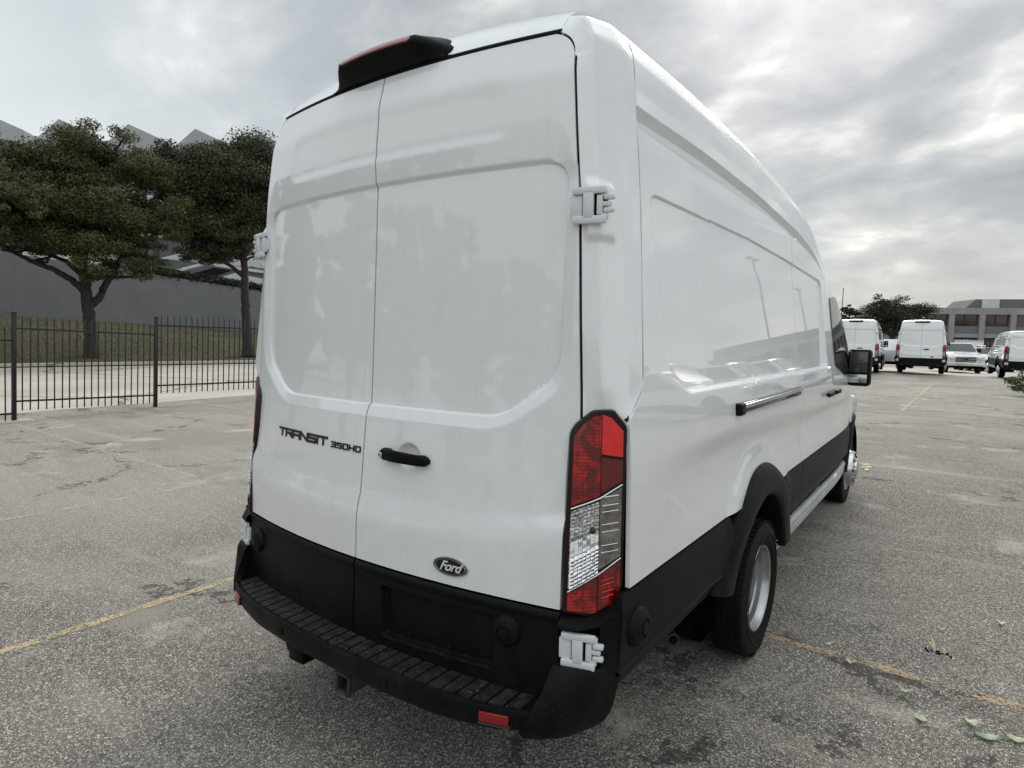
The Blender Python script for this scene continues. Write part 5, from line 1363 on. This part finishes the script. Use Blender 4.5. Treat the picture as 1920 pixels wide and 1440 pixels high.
obx('wall', 0, LB, .9, 18, -1, zT-.3, 'facade_dark', ob)
obx('roof_edge', -.15, LB, 0, 18.2, zT-1.05, zT, 'facade_grey', ob)
for k in range(14):
    obx('pillar', k*bay-.15, k*bay+.65, .0, 1.0, -1, zT-1.053, 'facade_grey', ob)
    if k == 13: break
    for fl in range(2):
        zt_ = zT-1.06-fl*fh
        if fl == 0: obx('floor_band', k*bay+.652, k*bay+bay-.152, .1, 1.0, zt_-fh+.1, zt_-fh+.75, 'facade_grey', ob)
        obx('spandrel', k*bay+.652, k*bay+bay-.152, .35, 1.0, zt_-fh+.752, zt_-fh+2.0, 'facade_dark', ob) if fl == 0 else None
        wn = obx('window', k*bay+.652, k*bay+bay-.152, .6, .88, zt_-(1.93 if fl == 0 else 2.9), zt_-.02, 'bronze_glass', ob)
        obx('mullion', k*bay+2.30, k*bay+2.42, .5, .598, zt_-(1.93 if fl == 0 else 2.9), zt_-.02, 'navy_trim', wn)
# penthouse with sloping end
base = np.array([p0[0], p0[1], 0])-OB
V = [base+e_*s+n_*d+np.array([0, 0, z]) for s, d, z in ((7.4, 2, zT), (LB, 2, zT), (LB, 2, zT+1.75), (9.0, 2, zT+1.55), (7.4, 10, zT), (LB, 10, zT), (LB, 10, zT+1.75), (9.0, 10, zT+1.55))]
ph = pm('penthouse', V, [(0, 1, 2, 3), (4, 7, 6, 5), (3, 2, 6, 7), (0, 3, 7, 4), (1, 5, 6, 2)], 'facade_dark', ob)
obx('access_box', 9.8, 12.3, 1.6, 1.95, zT+.02, zT+1.50, 'balcony_white', ob)

# far trees behind the vans and the plant at the right edge
fb = at(1672, 660, 62); fb[2] = 0
FT = lambda px, py, dd=0: rel(px, py, 62+dd, fb)
tree('far_tree', 'wide dark tree standing behind the two medium-roof vans', fb, .3, [([(0, 0, 0), (0, 0, 2.0), (.3, 0, 4)], .35, .15), ([(0, 0, 1.8), (-1.6, 0, 4)], .2, .08), ([(0, 0, 1.9), (2.0, .3, 4.2)], .2, .08)],
     [(FT(1670, 590), (3.4, 3.2, 1.9)), (FT(1705, 578), (2.2, 2.4, 1.4)), (FT(1640, 600), (2.4, 2.4, 1.5)), (FT(1725, 590), (1.3, 1.6, 1.0)), (FT(1690, 615), (3.4, 3, 1.3)), (FT(1660, 565, 0), (1.9, 2, .8))], 30000, .072, 'far_leaves', 21, None, 95)
fb2 = at(1588, 660, 60); fb2[2] = 0
FT2 = lambda px, py, dd=0: rel(px, py, 60+dd, fb2)
tree('far_tree', "smaller dark tree showing just right of the big van's cab", fb2, .25, [([(0, 0, 0), (0, 0, 2.2), (0, 0, 3.6)], .25, .1)],
     [(FT2(1585, 600), (1.6, 1.6, 1.2)), (FT2(1610, 605), (1.2, 1.4, 1.0)), (FT2(1586, 578), (.7, .8, .7)), (FT2(1560, 610), (1.5, 1.5, 1.2))], 12000, .085, 'far_leaves', 22, None, 40)
sb = gnd(1905, 742)
rng = np.random.RandomState(31)
sh = thing('shrub', 'small light green shrub at the right edge of the lot', 'plant', (sb[0]+.25, sb[1], 0))
V, F = leaf_cloud([((-.35, 0, .45), np.array([.22, .3, .12])), ((0, 0, .62), np.array([.28, .3, .22])), ((.3, 0, .7), np.array([.35, .35, .3])), ((-.15, .1, .25), np.array([.3, .3, .15]))], 900, .045, rng)
mesh_fast('foliage', V, F, 'bush_leaves', sh)
bm = bmesh.new()
for k in range(7): add_tube(bm, [(0, 0, -.02), (rng.randn()*.1, rng.randn()*.1, .3), (rng.randn()*.3, rng.randn()*.25, .55+.2*rng.rand())], [.012, .008, .004], 5)
bmobj('stem', bm, 'bark', sh, 60)

# ------------------------------------------------------------------ litter on the asphalt
def leaf(px, py, L, wd, ang, label, mat, curl=.012, seed=0):
    p = gnd(px, py); rnd = random.Random(seed); V = []; F = []; n = 8; L *= 1.2; wd *= 1.35
    t = thing('fallen_leaf', label, 'leaf', (p[0], p[1], 0.0), ang, 'dry leaves on the asphalt')
    for i in range(n+1):
        s = i/n; w_ = wd*math.sin(PI*min(1, s*1.02))**.7*(1-.25*s)+.0005; x = (s-.5)*L; up_ = .004+curl*abs(s-.5)*2*rnd.uniform(.7, 1.2)
        V += [(x, -w_/2*rnd.uniform(.85, 1.1), up_+.006), (x, 0, up_), (x, w_/2*rnd.uniform(.85, 1.1), up_+.008)]
        if i < n: k = 3*i; F += [(k, k+3, k+4, k+1), (k+1, k+4, k+5, k+2)]
    bl = pm('leaf_blade', V, F, mat, t, 60); md = bl.modifiers.new('thickness', 'SOLIDIFY'); md.thickness = .0012
    tube('leaf_stalk', [(-.5*L, 0, .012), (-.5*L-.02, .003, .006)], .0012, mat, t, 5)
simple('dry_leaf', (.44, .48, .30), .7, var=.3, vscale=40)
simple('pale_leaf', (.62, .62, .46), .7, var=.3, vscale=40)
simple('green_leaf', (.22, .28, .20), .5, var=.3, vscale=40)
simple('pale_wood', (.66, .55, .36), .7, var=.3, vscale=60)
leaf(1726, 1350, .052, .040, 1.9, 'rounded pale green leaf below the worn line, leftmost of the big leaves', 'dry_leaf', .006, 1)
leaf(1822, 1360, .055, .030, .5, 'crumpled yellow-green leaf between the round and the long leaf', 'pale_leaf', .022, 2)
leaf(1852, 1386, .085, .034, .3, 'long grey-green leaf near the bottom right corner', 'green_leaf', .01, 3)
leaf(1906, 1391, .065, .032, 0, 'pale green leaf touching the right edge of the picture', 'dry_leaf', .012, 4)
leaf(1697, 1300, .045, .016, .2, 'narrow twisted pale leaf left of the worn orange line', 'pale_leaf', .02, 5)
leaf(1594, 1246, .035, .018, 0, 'small white curled leaf on the near side of the worn line', 'pale_leaf', .02, 6)
leaf(1553, 1211, .028, .016, .6, 'tiny cream leaf lying on the worn line by the rear wheel', 'pale_leaf', .012, 7)
leaf(1877, 1172, .045, .022, .2, 'white curled leaf by the right edge, highest of the litter', 'pale_leaf', .02, 8)
leaf(1765, 1183, .030, .014, .4, 'small pale flake just above the broken pale pod', 'pale_leaf', .012, 9)
leaf(1643, 1177, .065, .020, .1, 'dark curled leaf on open asphalt beside the rear wheel', 'green_leaf', .022, 10)
pp = gnd(1755, 1222)
pod = thing('broken_pod', 'broken pale seed pod with dark bits standing in a crack', 'seed pod', (pp[0], pp[1], 0))
tube('pod_spike', [(-.01, 0, .0), (-.015, .01, .035), (-.028, .03, .075)], [.010, .009, .002], 'pale_wood', pod, 8)
tube('pod_spike', [(-.018, 0, .02), (-.03, 0, .04), (-.042, .01, .05)], [.006, .004, .001], 'pale_wood', pod, 8)
tube('pod_stub', [(.03, 0, .0), (.035, .005, .022)], [.011, .008], 'pale_wood', pod, 8)
bm = bmesh.new()
for k in range(12): add_box(bm, (-.045+.009*k+.012*math.sin(k*5.3), -.012+.014*math.sin(k*2.1), .004), (.007+.006*(k % 3), .006+.003*(k % 2), .008), .002, Matrix.Rotation(k*1.3, 3, 'Z'))
bmobj('bark_crumbs', bm, 'underbody', pod)
cp = gnd(1606, 876)
cl_ = thing('litter_pile', 'small heap of cream leaf scraps beside the front wheel', 'litter', (cp[0], cp[1], 0))
rng = np.random.RandomState(3)
bm = bmesh.new()
for k in range(16):
    add_box(bm, (rng.randn()*.07, rng.randn()*.16, .008+.01*rng.rand()), (.07, .045, .004), 0, Matrix.Rotation(rng.rand()*6, 3, 'Z') @ Matrix.Rotation(rng.randn()*.4, 3, 'X'))
bmobj('leaf_scraps', bm, 'pale_wood', cl_)

# ------------------------------------------------------------------ things behind and beside the camera, met only as reflections in the paint
GR = 'white pickups parked in the row facing the van'
q1 = build_pickup('pickup_truck', 'white pickup with navy grille, mirrored in the van side, farther from the tail', 'pickup', (8.4, 24.6, 0), math.radians(-84), 'pickup', group=GR)
q1.scale = (1.15, 1.15, 1.15)
q2 = copy_tree(q1); q2.location = (8.4, 17.6, 0); q2['label'] = 'white pickup mirrored in the van side, nearer the tail'
q3 = copy_tree(q1); q3.location = (8.5, 31.5, 0); q3['label'] = 'white pickup parked last in the mirrored row'
def light_pole(x, y, h, label):
    t = thing('lamp_post', label, 'lamp post', (x, y, 0), 0, 'twin lamp posts of the lot')
    tube('pole', [(0, 0, 0), (0, 0, h)], [.11, .07], 'steel_dark', t, 12); bx = box('base', (0, 0, .35), (.55, .55, .7), 'drive_concrete', t, .03)
    box('crossbar', (0, 0, h), (.1, 1.2, .08), 'steel_dark', t, .01)
    for s in (-1, 1): hd = box('lamp_head', (0, s*.95, h+.02), (.42, .8, .16), 'steel_dark', t, .03); box('lamp_lens', (0, s*.98, h-.068), (.3, .45, .02), 'lamp_glass_far', hd, .003)
light_pole(14, 57, 12.0, 'tall twin-headed lamp post mirrored above the pickups')
light_pole(15.5, 82, 11.0, 'farther twin-headed lamp post mirrored near the cab')
rb = thing('showroom', 'long low building mirrored along the van side', 'building', (42, 66, 0), math.radians(-8))
box('wall', (0, 0, 3.0), (6, 60, 6), 'facade_dark', rb); box('roof_edge', (-3.1, 0, 6.2), (.6, 60, .8), 'facade_grey', rb)
for k in range(12): box('window', (-3.05, -27+k*5, 2.2), (.1, 3.6, 2.6), 'bronze_glass', rb, .01)
spots_ = ((-12.5, -15, 1.35), (-8.5, -17, 1.15), (-17, -12, 1.5), (-4.5, -19, .95), (-.5, -21, .85), (-23, -8, 1.5))
lab_ = ['bushy oak mirrored in the left rear door', 'oak mirrored at the seam between the rear doors', 'tall oak mirrored farther left', 'oak mirrored in the right rear door', 'low oak mirrored near the right tail lamp', 'large oak mirrored at the far left']
for i, (x, y, s_) in enumerate(spots_):
    rq = np.random.RandomState(60+i)
    cr_ = [((rq.randn()*1.4*s_, rq.randn()*.8, (1.2+rq.rand()*3.6)*s_), (2.0*s_, 1.8*s_, 1.1*s_)) for _ in range(16)]+[((rq.randn()*.5, 0, 5.2*s_), (1.5*s_, 1.4*s_, .9*s_))]
    tree('oak_tree', lab_[i], np.array([x, y, 0.0]), .3, [([(0, 0, 0), (0, 0, 2.2), (.2, 0, 4.5)], .3, .12)], cr_, 15000, .17, 'oak_leaves_dark', 40+i, 'oaks behind the photographer', 50)
q4 = copy_tree(q1); q4.location = (2.2, -13.5, 0); q4.rotation_euler = (0, 0, math.radians(195)); q4['label'] = 'white pickup behind the photographer, mirrored in the rear door'
